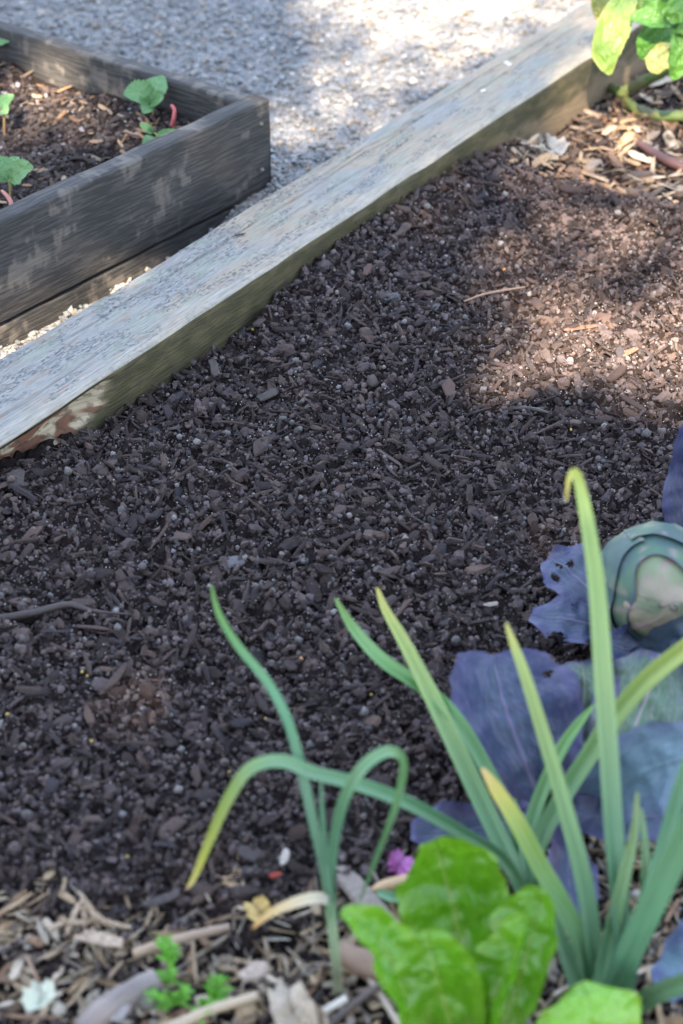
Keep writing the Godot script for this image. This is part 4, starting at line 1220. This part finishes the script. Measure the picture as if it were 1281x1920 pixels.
	frond(c2, [Vector3(0.204, 0.01, -1.13), Vector3(0.2144, 0.0519, -1.1), Vector3(0.2338, 0.0866, -1.08), Vector3(0.2549, 0.1064, -1.07), Vector3(0.2771, 0.1188, -1.065)], [20, 52, 68, 68, 40], Vector3(-0.1, 0.6, 0.8), blue.merged({"seed": 24.0, "cup": 0.25, "ruffle": 0.12}, true), M.cabbage)
	frond(c2, [Vector3(0.1823, 0.0029, -1.125), Vector3(0.2017, 0.0111, -1.11), Vector3(0.2256, 0.0188, -1.1), Vector3(0.2595, 0.0205, -1.1), Vector3(0.2887, 0.0263, -1.1)], [20, 38, 44, 44, 20], Vector3(0, 0.85, 0.5), purple.merged({"seed": 25.0, "cup": 0.3}, true), M.cabbage)
	frond(c2, [Vector3(0.1555, 0.0076, -1.12), Vector3(0.1285, 0.0071, -1.105), Vector3(0.1021, 0.0108, -1.095), Vector3(0.0784, 0.0127, -1.09), Vector3(0.055, 0.0127, -1.09)], [18, 36, 46, 44, 14], Vector3(0, 0.9, 0.4), purple.merged({"seed": 26.0, "cols": [lin(0.06, 0.045, 0.09), lin(0.045, 0.042, 0.10)], "cup": 0.2}, true), M.cabbage)
	frond(c2, [Vector3(0.1808, 0.0024, -1.11), Vector3(0.1773, 0.0129, -1.06), Vector3(0.1761, 0.0128, -1.02), Vector3(0.178, 0.0094, -0.985)], [16, 36, 42, 10], Vector3(0.2, 0.8, 0.55), purple.merged({"seed": 27.0, "cols": [lin(0.045, 0.03, 0.065), lin(0.035, 0.03, 0.07)], "cup": 0.3}, true), M.cabbage)
	part(c2, "stem", tube([Vector3(0, -0.06, -0.02), Vector3(-0.005, 0.0, -0.01), Vector3(-0.01, 0.012, -0.01)], [0.012, 0.013, 0.01], [lin(0.16, 0.1, 0.16), lin(0.12, 0.08, 0.15)], 10), M.stem)
	var c3 := thing("red_cabbage", Vector3(0.2666, 0.0351, -0.91), "blue purple cabbage leaf low beside the onion clump", "cabbage")
	frond(c3, [Vector3(0.2666, 0.0351, -0.91), Vector3(0.255, 0.035, -0.92), Vector3(0.2432, 0.035, -0.93), Vector3(0.2306, 0.0324, -0.94)], [24, 56, 66, 20], up, blue.merged({"seed": 31.0, "cols": [lin(0.07, 0.09, 0.19), lin(0.065, 0.085, 0.19)]}, true), M.cabbage)
	# seedling with feathery leaves
	var s := thing("seedling", Vector3(-0.1261, -0.0129, -0.93), "small bright green seedling with feathery leaves in the straw mulch", "seedling")
	feather(s, [Vector3(-0.1261, -0.0129, -0.93), Vector3(-0.127, 0.0071, -0.935), Vector3(-0.1261, 0.0242, -0.945), Vector3(-0.1279, 0.0346, -0.955)], 41)
	feather(s, [Vector3(-0.1261, -0.0129, -0.93), Vector3(-0.1202, 0.0025, -0.925), Vector3(-0.1145, 0.0172, -0.92)], 42)
	feather(s, [Vector3(-0.1261, -0.0129, -0.93), Vector3(-0.1318, 0.0008, -0.923), Vector3(-0.1336, 0.0161, -0.918)], 43)
	var s2 := thing("seedling", Vector3(-0.0944, -0.01, -0.925), "faint dark green feathery seedling leaning against the pale straw stick", "seedling")
	feather(s2, [Vector3(-0.0944, -0.01, -0.925), Vector3(-0.0927, 0.0014, -0.93), Vector3(-0.0892, 0.0044, -0.94)], 44)
	feather(s2, [Vector3(-0.0944, -0.01, -0.925), Vector3(-0.0981, 0.0072, -0.915), Vector3(-0.1023, 0.0119, -0.905)], 45)

func lobe(c: Vector3, r: float, th0: float, th1: float, ph0: float, ph1: float, look: int, waver: float) -> ArrayMesh:
	# part of a cabbage head: polar angle from the line to the viewer's side and up, so that the wrapper edges cross the front
	var axis := Vector3(0.043, 0.36, 0.93)
	var e1 := Vector3(1, 0, 0)
	var e2 := axis.cross(e1).normalized()
	var n := 44
	var v := PackedVector3Array()
	var col := PackedColorArray()
	var idx := PackedInt32Array()
	for i in n + 1:
		for j in n + 1:
			var ph := lerpf(ph0, ph1, float(j) / n)
			var th := lerpf(th0 + waver * sin(ph * 3.0 + look), th1, float(i) / n)
			var dir := axis * cos(th) + (e1 * cos(ph) + e2 * sin(ph)) * sin(th)
			var rr := r * (1.0 + 0.03 * n_low.get_noise_3dv(dir * 30.0 + Vector3(look * 9, 0, 0)))
			var lip := (exp(-i * 0.55) * 0.018 if look != 1 else 0.0)
			var vein := exp(-pow(absf(fmod(absf(ph * 1.6 + 0.8 * n_low.get_noise_3dv(dir * 16.0) + 10.0), 1.0) - 0.5) / 0.045, 2.0)) * smoothstep(0.1, 0.6, th)
			rr *= 1.0 + lip + 0.014 * vein * (1.0 if look != 1 else 0.4) + 0.012 * n_low.get_noise_3dv(dir * 75.0 + Vector3(look * 5, 0, 0))
			v.append(c + Vector3(dir.x, dir.y * 0.95, dir.z) * rr)
			var t := lin(0.27, 0.235, 0.18).lerp(lin(0.16, 0.20, 0.115), smoothstep(-0.3, 0.3, n_low.get_noise_3dv(dir * 22.0)))
			var vc := lin(0.28, 0.13, 0.19)
			if look == 2:
				t = lin(0.13, 0.18, 0.10).lerp(lin(0.055, 0.125, 0.075), smoothstep(-0.4, 0.3, n_low.get_noise_3dv(dir * 24.0))).lerp(lin(0.045, 0.09, 0.085), smoothstep(-0.1, 0.4, n_low.get_noise_3dv(dir * 18.0 + Vector3(40, 7, 3))))
				vc = lin(0.24, 0.19, 0.17)
			elif look == 4:
				t = lin(0.26, 0.23, 0.16).lerp(lin(0.13, 0.17, 0.10), smoothstep(-0.3, 0.3, n_low.get_noise_3dv(dir * 30.0)))
			if look != 1 and i == 0:
				t = lin(0.045, 0.05, 0.105)
			col.append(t.lerp(vc, vein * 0.65))
	for i in n:
		for j in n:
			var a := i * (n + 1) + j
			idx.append_array([a, a + 1, a + n + 1, a + 1, a + n + 2, a + n + 1])
	return arrays_mesh(v, idx, col)

func feather(p: Node3D, pts: Array, seed_: int) -> void:
	var r := RandomNumberGenerator.new()
	r.seed = seed_
	var st := SurfaceTool.new()
	st.begin(Mesh.PRIMITIVE_TRIANGLES)
	var local: Array = []
	for q in pts:
		local.append(q - p.position)
	st.append_from(tube(local, [0.0012, 0.0009, 0.0005], [lin(0.10, 0.24, 0.04), lin(0.12, 0.3, 0.04)], 6), 0, Transform3D())
	for k in 46:
		var t := r.randf_range(0.35, 1.0)
		var at := spline(local, t)
		var out := Vector3(r.randf_range(-1, 1), r.randf_range(-0.2, 0.8), r.randf_range(-0.6, 0.6)).normalized()
		var l := r.randf_range(0.005, 0.012)
		st.append_from(blade([at, at + out * l * 0.5, at + out * l], [0.0012, 0.0032, 0.0008], [lin(0.10, 0.30, 0.025), lin(0.12, 0.36, 0.03)], 0.1), 0, Transform3D())
	part(p, "leaf", st.commit(), M.green)

# ---------------------------------------------------------------- strawberries in the neighbouring bed
func make_berries() -> void:
	var look := {"cols": [lin(0.07, 0.17, 0.05), lin(0.08, 0.19, 0.06), lin(0.085, 0.20, 0.065)], "vein": lin(0.2, 0.36, 0.12), "vein_mix": 0.5, "rib": 0.05, "count": 6.0, "fine": 0.7, "tooth": 0.30, "blister": 0.0012, "cup": 0.22, "nu": 84, "nv": 24}
	var plants := [
		["strawberry plant with a large toothed leaf beside the far board", Vector3(-0.257, 0.0982, -2.39), [[[Vector3(-0.2564, 0.1095, -2.39), Vector3(-0.2703, 0.122, -2.385), Vector3(-0.2906, 0.1244, -2.375)], 37], [[Vector3(-0.2556, 0.111, -2.39), Vector3(-0.2499, 0.1244, -2.4), Vector3(-0.241, 0.134, -2.42)], 33], [[Vector3(-0.2552, 0.11, -2.385), Vector3(-0.2454, 0.1184, -2.375), Vector3(-0.2361, 0.1249, -2.37)], 25], [[Vector3(-0.2557, 0.1075, -2.38), Vector3(-0.2598, 0.1069, -2.37), Vector3(-0.2648, 0.105, -2.36)], 19]]],
		["strawberry plant with leaf bits drooping at the long front board", Vector3(-0.2419, 0.0986, -2.285), [[[Vector3(-0.2417, 0.1015, -2.285), Vector3(-0.2478, 0.1013, -2.275), Vector3(-0.2569, 0.0967, -2.265)], 19], [[Vector3(-0.2402, 0.1045, -2.285), Vector3(-0.2275, 0.1089, -2.285), Vector3(-0.2093, 0.1118, -2.285)], 10], [[Vector3(-0.2452, 0.1033, -2.295), Vector3(-0.2532, 0.1106, -2.295), Vector3(-0.2631, 0.1145, -2.3)], 12]]],
		["strawberry plant with bluish green leaves and a red stalk near the front board", Vector3(-0.4085, 0.1025, -2.11), [[[Vector3(-0.4069, 0.118, -2.11), Vector3(-0.4151, 0.1289, -2.12), Vector3(-0.4272, 0.1399, -2.13)], 37], [[Vector3(-0.4055, 0.1194, -2.11), Vector3(-0.4018, 0.1317, -2.12), Vector3(-0.3989, 0.1384, -2.14)], 30], [[Vector3(-0.4032, 0.1216, -2.105), Vector3(-0.387, 0.1349, -2.1), Vector3(-0.3705, 0.1448, -2.09)], 31]]],
		["small dark strawberry plant halfway across the planter", Vector3(-0.4547, 0.0979, -2.37), [[[Vector3(-0.4538, 0.1062, -2.37), Vector3(-0.4517, 0.1135, -2.38), Vector3(-0.4398, 0.1185, -2.39)], 19], [[Vector3(-0.4545, 0.1059, -2.365), Vector3(-0.4495, 0.1129, -2.355), Vector3(-0.4436, 0.1075, -2.35)], 18]]],
		["strawberry plant at the far board showing one round leaf", Vector3(-0.5031, 0.0991, -2.6), [[[Vector3(-0.5083, 0.1082, -2.61), Vector3(-0.4953, 0.1145, -2.61), Vector3(-0.4767, 0.1165, -2.6)], 34]]],
	]
	for q in plants:
		var p := thing("strawberry_plant", q[1], q[0], "strawberry", "strawberry plants in the raised bed of boards")
		for l in q[2]:
			var w: float = l[1]
			frond(p, l[0], [w * 0.1, w * 0.75, w, w * 0.95, w * 0.55, w * 0.06], Vector3(0, 0.75, 0.65), look.merged({"seed": w}, true), M.green)
			var b: Vector3 = l[0][0] - p.position
			part(p, "stalk", tube([Vector3(0, -0.03, 0), b * 0.5 + Vector3(0.003, 0, 0), b], [0.0016, 0.0014, 0.001], [lin(0.3, 0.16, 0.08), lin(0.15, 0.24, 0.06)], 6), M.stem)
	var rp: Node3D = get_node("strawberry_plant_001")
	var red: Array = []
	for q in [Vector3(-0.2256, 0.091, -2.35), Vector3(-0.223, 0.1015, -2.35), Vector3(-0.2221, 0.1115, -2.355), Vector3(-0.2265, 0.1162, -2.36)]:
		red.append(q - rp.position)
	part(rp, "red_stalk", tube(red, [0.0032, 0.003, 0.0026, 0.002], [lin(0.42, 0.09, 0.09), lin(0.45, 0.10, 0.10)], 8), M.stem)
	var rp2: Node3D = get_node("strawberry_plant_002")
	red = []
	for q in [Vector3(-0.3965, 0.0983, -2.07), Vector3(-0.3999, 0.1049, -2.08), Vector3(-0.4062, 0.1087, -2.09), Vector3(-0.4127, 0.1098, -2.1)]:
		red.append(q - rp2.position)
	part(rp2, "red_stalk", tube(red, [0.003, 0.003, 0.0026, 0.002], [lin(0.36, 0.13, 0.12), lin(0.36, 0.14, 0.10)], 8), M.stem)

# ---------------------------------------------------------------- the yellowing leafy plant in the far corner
func make_far_plant() -> void:
	var p := thing("leafy_plant", Vector3(0.4891, -0.0022, -2.62), "leafy plant with broad glossy yellowing leaves and thick green stems", "plant")
	var g := {"cols": [lin(0.10, 0.23, 0.05), lin(0.07, 0.19, 0.03), lin(0.085, 0.21, 0.035)], "vein": lin(0.2, 0.31, 0.1), "vein_mix": 0.4, "rib": 0.06, "count": 5.0, "fine": 0.35, "blister": 0.003, "ruffle": 0.12, "waves": 2.0, "cup": 0.35, "nu": 44, "nv": 30}
	var y := g.merged({"cols": [lin(0.24, 0.33, 0.08), lin(0.19, 0.31, 0.065), lin(0.17, 0.28, 0.055)], "rim": lin(0.25, 0.31, 0.08)}, true)
	var yy := g.merged({"cols": [lin(0.30, 0.33, 0.09), lin(0.27, 0.31, 0.10), lin(0.33, 0.31, 0.09)], "rim": lin(0.33, 0.33, 0.10)}, true)
	frond(p, [Vector3(0.4205, 0.1794, -2.64), Vector3(0.3976, 0.1658, -2.6), Vector3(0.3827, 0.1452, -2.57), Vector3(0.3743, 0.1156, -2.555), Vector3(0.3821, 0.0861, -2.55)], [16, 40, 50, 42, 4], Vector3(-0.1, 0.2, 0.95), y.merged({"seed": 51.0, "cup": 0.4}, true), M.green)
	frond(p, [Vector3(0.4108, 0.1884, -2.66), Vector3(0.3917, 0.1722, -2.65), Vector3(0.3787, 0.1543, -2.645), Vector3(0.372, 0.1339, -2.64)], [14, 34, 40, 6], Vector3(-0.2, 0.4, 0.9), yy.merged({"seed": 52.0}, true), M.green)
	frond(p, [Vector3(0.494, 0.1469, -2.55), Vector3(0.4642, 0.1608, -2.55), Vector3(0.436, 0.1669, -2.55), Vector3(0.4055, 0.1634, -2.56)], [30, 46, 44, 12], Vector3(0.1, 0.8, 0.55), g.merged({"seed": 53.0, "cup": 0.5}, true), M.green)
	frond(p, [Vector3(0.4935, 0.1541, -2.6), Vector3(0.4623, 0.1399, -2.585), Vector3(0.44, 0.1201, -2.575), Vector3(0.4297, 0.1007, -2.57)], [26, 48, 46, 8], Vector3(-0.3, 0.3, 0.9), g.merged({"seed": 54.0, "cols": [lin(0.07, 0.2, 0.03), lin(0.06, 0.18, 0.025)]}, true), M.green)
	frond(p, [Vector3(0.5009, 0.168, -2.56), Vector3(0.4816, 0.1443, -2.54), Vector3(0.4753, 0.1171, -2.53), Vector3(0.4687, 0.0858, -2.53)], [24, 44, 40, 6], Vector3(0.2, 0.3, 0.9), g.merged({"seed": 55.0}, true), M.green)
	frond(p, [Vector3(0.4676, 0.1268, -2.55), Vector3(0.4541, 0.1196, -2.54), Vector3(0.4447, 0.1074, -2.535), Vector3(0.4422, 0.0952, -2.53)], [14, 34, 36, 10], Vector3(-0.1, 0.5, 0.85), yy.merged({"seed": 56.0, "cols": [lin(0.30, 0.33, 0.12), lin(0.28, 0.33, 0.15), lin(0.34, 0.34, 0.10)]}, true), M.green)
	frond(p, [Vector3(0.5093, 0.1783, -2.62), Vector3(0.4792, 0.1744, -2.62), Vector3(0.4527, 0.1661, -2.615), Vector3(0.4306, 0.1507, -2.61)], [26, 50, 46, 8], Vector3(0, 0.7, 0.7), g.merged({"seed": 57.0}, true), M.green)
	frond(p, [Vector3(0.5117, 0.1904, -2.55), Vector3(0.4881, 0.1885, -2.54), Vector3(0.4663, 0.1844, -2.53), Vector3(0.4551, 0.1708, -2.53)], [26, 44, 40, 8], Vector3(0, 0.6, 0.8), g.merged({"seed": 58.0}, true), M.green)
	frond(p, [Vector3(0.4445, 0.1858, -2.68), Vector3(0.4369, 0.1694, -2.67), Vector3(0.4254, 0.1531, -2.66), Vector3(0.417, 0.1351, -2.655)], [16, 40, 40, 6], Vector3(-0.1, 0.4, 0.9), y.merged({"seed": 59.0}, true), M.green)
	var st := [lin(0.085, 0.08, 0.035), lin(0.075, 0.11, 0.03), lin(0.10, 0.09, 0.04), lin(0.07, 0.11, 0.028), lin(0.09, 0.12, 0.04)]
	for q in [[[Vector3(0.4176, -0.0207, -2.79), Vector3(0.4291, -0.0173, -2.75), Vector3(0.4535, -0.0015, -2.74), Vector3(0.4773, 0.0198, -2.72), Vector3(0.5044, 0.0532, -2.68)], [0.006, 0.009, 0.009, 0.008, 0.006]], [[Vector3(0.4369, -0.0272, -2.74), Vector3(0.4513, -0.0268, -2.7), Vector3(0.4804, -0.029, -2.68), Vector3(0.5287, -0.0192, -2.66)], [0.007, 0.009, 0.0085, 0.0085]], [[Vector3(0.4855, 0.0906, -2.58), Vector3(0.4883, 0.1307, -2.6), Vector3(0.4911, 0.1706, -2.62)], [0.008, 0.007, 0.006]]]:
		var local: Array = []
		for e in q[0]:
			local.append(e - p.position)
		part(p, "stem", tube(local, q[1], st, 12, 0.35), M.stem)
	tag(solo("twig", tube([Vector3(0.4349, -0.0278, -2.575), Vector3(0.4537, -0.0301, -2.545), Vector3(0.4784, -0.0337, -2.515), Vector3(0.5189, -0.0404, -2.485)], [0.004, 0.0065, 0.007, 0.007], [lin(0.085, 0.045, 0.045), lin(0.075, 0.04, 0.04)], 9, 0.12), M.stem, Transform3D()), "thick smooth purple brown stick lying on the wood chips", "twig")

# ---------------------------------------------------------------- single bits of litter
func rod(called: String, pts: Array, radii: Array, cols: Array, label: String, category: String, rough := 0.25) -> void:
	tag(solo(called, tube(pts, radii, cols, 8, rough), M.stem, Transform3D()), label, category)

func make_litter() -> void:
	rod("weathered_stick", [Vector3(-0.1864, 0.004, -0.8958), Vector3(-0.1632, 0.012, -0.9157), Vector3(-0.1357, 0.01, -0.9385)], [0.009, 0.0105, 0.009], [lin(0.14, 0.115, 0.10), lin(0.24, 0.2, 0.18), lin(0.16, 0.135, 0.125), lin(0.26, 0.22, 0.2)], "thick weathered grey stick end in the straw mulch", "stick", 0.35)
	rod("straw_stick", [Vector3(-0.1287, 0.01, -0.8907), Vector3(-0.0955, 0.014, -0.9066), Vector3(-0.0606, 0.012, -0.9216)], [0.0042, 0.004, 0.0035], [lin(0.36, 0.29, 0.20), lin(0.42, 0.34, 0.24)], "pale tan straw stick beside the feathery seedlings", "stick")
	rod("straw_stick", [Vector3(-0.0192, 0.012, -0.9034), Vector3(0.0036, 0.014, -0.9179)], [0.0028, 0.003], [lin(0.6, 0.56, 0.5), lin(0.55, 0.5, 0.44)], "short whitish straw at the foot of the lone onion", "stick", 0.1)
	rod("twig", [Vector3(-0.0154, 0.006, -0.8941), Vector3(0.0075, 0.012, -0.9132), Vector3(0.0328, 0.014, -0.9349)], [0.003, 0.0032, 0.0024], [lin(0.07, 0.055, 0.05), lin(0.10, 0.075, 0.065)], "dark thin twig between the lone onion and the lettuce", "twig")
	rod("straw_stick", [Vector3(0.0109, 0.006, -0.9617), Vector3(0.0269, 0.008, -0.9292), Vector3(0.0423, 0.008, -0.8972)], [0.0022, 0.0026, 0.0022], [lin(0.34, 0.27, 0.21), lin(0.4, 0.33, 0.26)], "thin tan straw running under the dark twig", "stick")
	rod("straw_stick", [Vector3(0.0204, 0.006, -1.0301), Vector3(0.0368, 0.012, -1.0321), Vector3(0.062, 0.01, -1.0455)], [0.003, 0.0055, 0.005], [lin(0.42, 0.27, 0.14), lin(0.44, 0.31, 0.18)], "tan woody stick just behind the lettuce tip", "stick")
	rod("straw_stick", [Vector3(-0.1546, 0.008, -0.9651), Vector3(-0.1235, 0.012, -0.9761), Vector3(-0.0845, 0.01, -0.9909)], [0.004, 0.0045, 0.003], [lin(0.36, 0.26, 0.17), lin(0.26, 0.19, 0.14)], "long brown straw lying along the front of the soil", "stick")
	rod("rolled_bark", [Vector3(-0.0002, 0.01, -0.9674), Vector3(0.0155, 0.012, -0.9531), Vector3(0.0291, 0.01, -0.9456)], [0.008, 0.010, 0.008], [lin(0.20, 0.13, 0.09), lin(0.24, 0.16, 0.11)], "brown rolled bark piece between lone onion and lettuce", "bark piece", 0.2)
	# grey slat
	var m := grained(mat("grey slat", srgb(0.34, 0.31, 0.29), 0.85), M.chipwood.albedo_texture, null, Vector3(1.5, 14, 14), 0.0)
	var a: Vector3 = Vector3(-0.0044, 0.01, -1.06)
	var b: Vector3 = Vector3(0.0529, 0.014, -0.9569)
	var d := b - a
	var slat := solo("flat_stick", chip_mesh(77, 0.16, 0.05, 0.10), m, Transform3D(Basis(d.normalized(), Vector3.UP, d.normalized().cross(Vector3.UP)).orthonormalized().scaled_local(Vector3(d.length(), d.length() * 0.8, d.length())), (a + b) * 0.5))
	tag(slat, "long flat grey stick lying behind the lettuce", "stick")
	piece("wood_splinter", M.splinters[3], srgb(0.56, 0.46, 0.36), Vector3(-0.1793, 0, -0.9761), Vector3(0.046, 0.03, 0.075), -0.35, "thick pale fibrous wood splinter at the soil edge", "splinter", 0.012)
	var k := 0
	for q in [Vector3(-0.2029, 0, -1.0003), Vector3(-0.1953, 0, -1.0047), Vector3(-0.1877, 0, -1.0014), Vector3(-0.1802, 0, -0.9965), Vector3(-0.1718, 0, -0.9927), Vector3(-0.1981, 0, -0.9938), Vector3(-0.2139, 0, -0.9906)]:
		var o := piece("wood_splinter", M.splinters[k % 8], srgb(0.52 - 0.03 * (k % 3), 0.42 - 0.03 * (k % 3), 0.31 - 0.03 * (k % 3)), q, Vector3(0.026, 0.022, 0.034), 1.2 + 0.5 * k, "short pale splinter in the tuft above the thick fibrous splinter", "splinter", 0.012)
		o.rotate_object_local(Vector3.BACK, 0.45)
		o.set_meta("group", "pale splinters in a tuft")
		k += 1
	piece("wood_block", M.chips[4], srgb(0.56, 0.48, 0.42), Vector3(-0.0634, 0, -0.9449), Vector3(0.022, 0.03, 0.04), 0.5, "small squarish pinkish wood block in the straw", "wood block", 0.012)
	piece("pale_chip", M.chips[2], srgb(0.55, 0.52, 0.5), Vector3(-0.0442, 0, -1.0578), Vector3(0.018, 0.012, 0.016), 1.35, "whitish rectangular chip at the soil edge behind the dried onion leaf", "chip", 0.012)
	piece("red_scrap", M.chips[6], srgb(0.36, 0.05, 0.035), Vector3(-0.0513, 0, -1.0417), Vector3(0.009, 0.010, 0.016), 0.3, "small red scrap below the whitish rectangular chip", "scrap", 0.008)
	piece("pebble", M.lumps[1], srgb(0.50, 0.49, 0.43), Vector3(-0.2032, 0, -0.9114), Vector3(0.011, 0.009, 0.011), 0.0, "small round cream pebble in the straw mulch", "pebble", 0.01)
	piece("pebble", M.lumps[4], srgb(0.17, 0.17, 0.145), Vector3(-0.1408, 0, -0.9188), Vector3(0.017, 0.014, 0.017), 0.0, "dull grey green pebble beside the thick weathered stick", "pebble", 0.01)
	piece("pebble", M.stones[3], srgb(0.50, 0.50, 0.54), Vector3(-0.1591, 0, -0.9094), Vector3(0.016, 0.01, 0.013), 0.6, "bluish white pebble under the thick weathered stick", "pebble", 0.01)
	piece("pebble", M.lumps[5], srgb(0.45, 0.44, 0.42), Vector3(0.227, 0, -1.0258), Vector3(0.009, 0.008, 0.009), 0.6, "small white pebble seen between the onion leaves", "pebble", 0.008)
	piece("wood_chunk", M.chips[5], srgb(0.40, 0.31, 0.20), Vector3(-0.0686, 0, -0.9114), Vector3(0.018, 0.026, 0.03), 0.5, "small tan wood chunk beneath the straw stick", "wood chunk", 0.01)
	# dried leaves
	var dry := {"cols": [lin(0.42, 0.36, 0.27), lin(0.36, 0.30, 0.23), lin(0.46, 0.40, 0.32)], "vein": lin(0.26, 0.2, 0.15), "vein_mix": 0.5, "blister": 0.004, "ruffle": 0.25, "cup": 0.5, "nu": 30, "nv": 20}
	var h := thing("dried_husk", Vector3(-0.0308, 0, -0.9016), "crumpled pale brown dried husk in the straw by the onion foot", "dried leaf")
	frond(h, [Vector3(-0.0248, 0.004, -0.891), Vector3(-0.0323, 0.02, -0.8965), Vector3(-0.0383, 0.022, -0.9128), Vector3(-0.037, 0.012, -0.9332)], [14, 30, 26, 6], Vector3(0, 0.8, 0.6), dry.merged({"seed": 61.0}, true), M.dry, "blade")
	frond(h, [Vector3(-0.0153, 0.004, -0.891), Vector3(-0.021, 0.016, -0.8966), Vector3(-0.0268, 0.018, -0.908)], [10, 22, 6], Vector3(0, 0.8, 0.6), dry.merged({"seed": 62.0}, true), M.dry, "blade")
	var h2 := thing("dead_leaf", Vector3(-0.0637, 0, -1.018), "yellow brown dead leaf under the dried onion leaf", "dead leaf")
	frond(h2, [Vector3(-0.0569, 0.006, -1.0034), Vector3(-0.063, 0.012, -1.0064), Vector3(-0.0695, 0.01, -1.0172)], [10, 20, 6], Vector3(0, 0.8, 0.6), dry.merged({"seed": 63.0, "cols": [lin(0.42, 0.29, 0.10), lin(0.46, 0.34, 0.13)]}, true), M.dry, "blade")
	var h3 := thing("faded_leaf", Vector3(-0.22, 0, -0.9312), "pale mint faded leaf lying on the straw with a brown stalk", "dead leaf")
	frond(h3, [Vector3(-0.2206, 0.012, -0.9347), Vector3(-0.2173, 0.014, -0.9229), Vector3(-0.2179, 0.012, -0.9147), Vector3(-0.2169, 0.01, -0.9115)], [6, 24, 22, 8], Vector3(0, 0.8, 0.6), dry.merged({"seed": 64.0, "cols": [lin(0.45, 0.46, 0.36), lin(0.5, 0.55, 0.44)], "vein": lin(0.6, 0.6, 0.5)}, true), M.dry, "blade")
	var stalk: Array = []
	for q in [Vector3(-0.2206, 0.012, -0.9347), Vector3(-0.2258, 0.018, -0.943), Vector3(-0.2325, 0.012, -0.9588)]:
		stalk.append(q - h3.position)
	part(h3, "stalk", tube(stalk, [0.0018, 0.0016, 0.0014], [lin(0.2, 0.12, 0.08), lin(0.26, 0.18, 0.12)], 6), M.stem)
	var h4 := thing("purple_scrap", Vector3(0.0469, 0, -1.066), "crumpled bright purple leaf scrap behind the lettuce", "leaf scrap")
	frond(h4, [Vector3(0.0414, 0.006, -1.0495), Vector3(0.0455, 0.014, -1.0531), Vector3(0.0509, 0.012, -1.0656)], [8, 20, 6], Vector3(0, 0.8, 0.6), dry.merged({"seed": 65.0, "ruffle": 0.5, "cols": [lin(0.30, 0.08, 0.26), lin(0.36, 0.12, 0.34)], "vein": lin(0.5, 0.25, 0.45)}, true), M.cabbage, "blade")
	var h5 := thing("leaf_scrap", Vector3(0.039, 0, -1.0326), "short flat green leaf scrap behind the lettuce tip", "leaf scrap")
	strap(h5, [Vector3(0.0276, 0.012, -1.0253), Vector3(0.0384, 0.016, -1.0158), Vector3(0.0529, 0.012, -1.0197)], [5, 9, 5], [lin(0.08, 0.2, 0.10), lin(0.10, 0.24, 0.12)])
	var rl := {"cols": [lin(0.32, 0.30, 0.26), lin(0.28, 0.26, 0.23)], "vein": lin(0.2, 0.18, 0.15), "vein_mix": 0.4, "blister": 0.003, "ruffle": 0.2, "cup": 0.4, "nu": 26, "nv": 18}
	var h6 := thing("dead_leaf", Vector3(0.3103, -0.03, -2.5468), "folded grey brown dead leaf at the edge between soil and wood chips", "dead leaf")
	frond(h6, [Vector3(0.2861, -0.03, -2.5371), Vector3(0.3026, -0.012, -2.518), Vector3(0.3284, -0.02, -2.5643)], [20, 40, 8], Vector3(0, 0.8, 0.6), rl.merged({"seed": 66.0}, true), M.dry, "blade")
	frond(h6, [Vector3(0.2696, -0.03, -2.5723), Vector3(0.2811, -0.014, -2.5343), Vector3(0.2963, -0.02, -2.5369)], [14, 34, 8], Vector3(0, 0.8, 0.6), rl.merged({"seed": 67.0, "cols": [lin(0.34, 0.3, 0.25), lin(0.3, 0.26, 0.22)]}, true), M.dry, "blade")
	# marks on the timber
	var white := mat("bird dropping", srgb(0.62, 0.62, 0.6), 0.7)
	for q in [Vector3(0.2458, 0.056, -2.6792), Vector3(0.2491, 0.056, -2.6704), Vector3(0.2038, 0.056, -2.566)]:
		var o := solo("bird_dropping", M.lumps[2], white, Transform3D(Basis(Vector3.UP, 0.7).scaled_local(Vector3(0.011, 0.0024, 0.006)), q))
		tag(o, "small white bird dropping on the timber top", "dropping", "bird droppings on the timber")
	var bit := solo("bark_piece", M.splinters[5], M.bark_tones[2], Transform3D(Basis(Vector3.UP, 0.5).scaled_local(Vector3(0.014, 0.012, 0.02)), Vector3(-0.1246, 0.057, -2.0885)))
	tag(bit, "tiny dark bark sliver lying on the timber top", "bark piece")
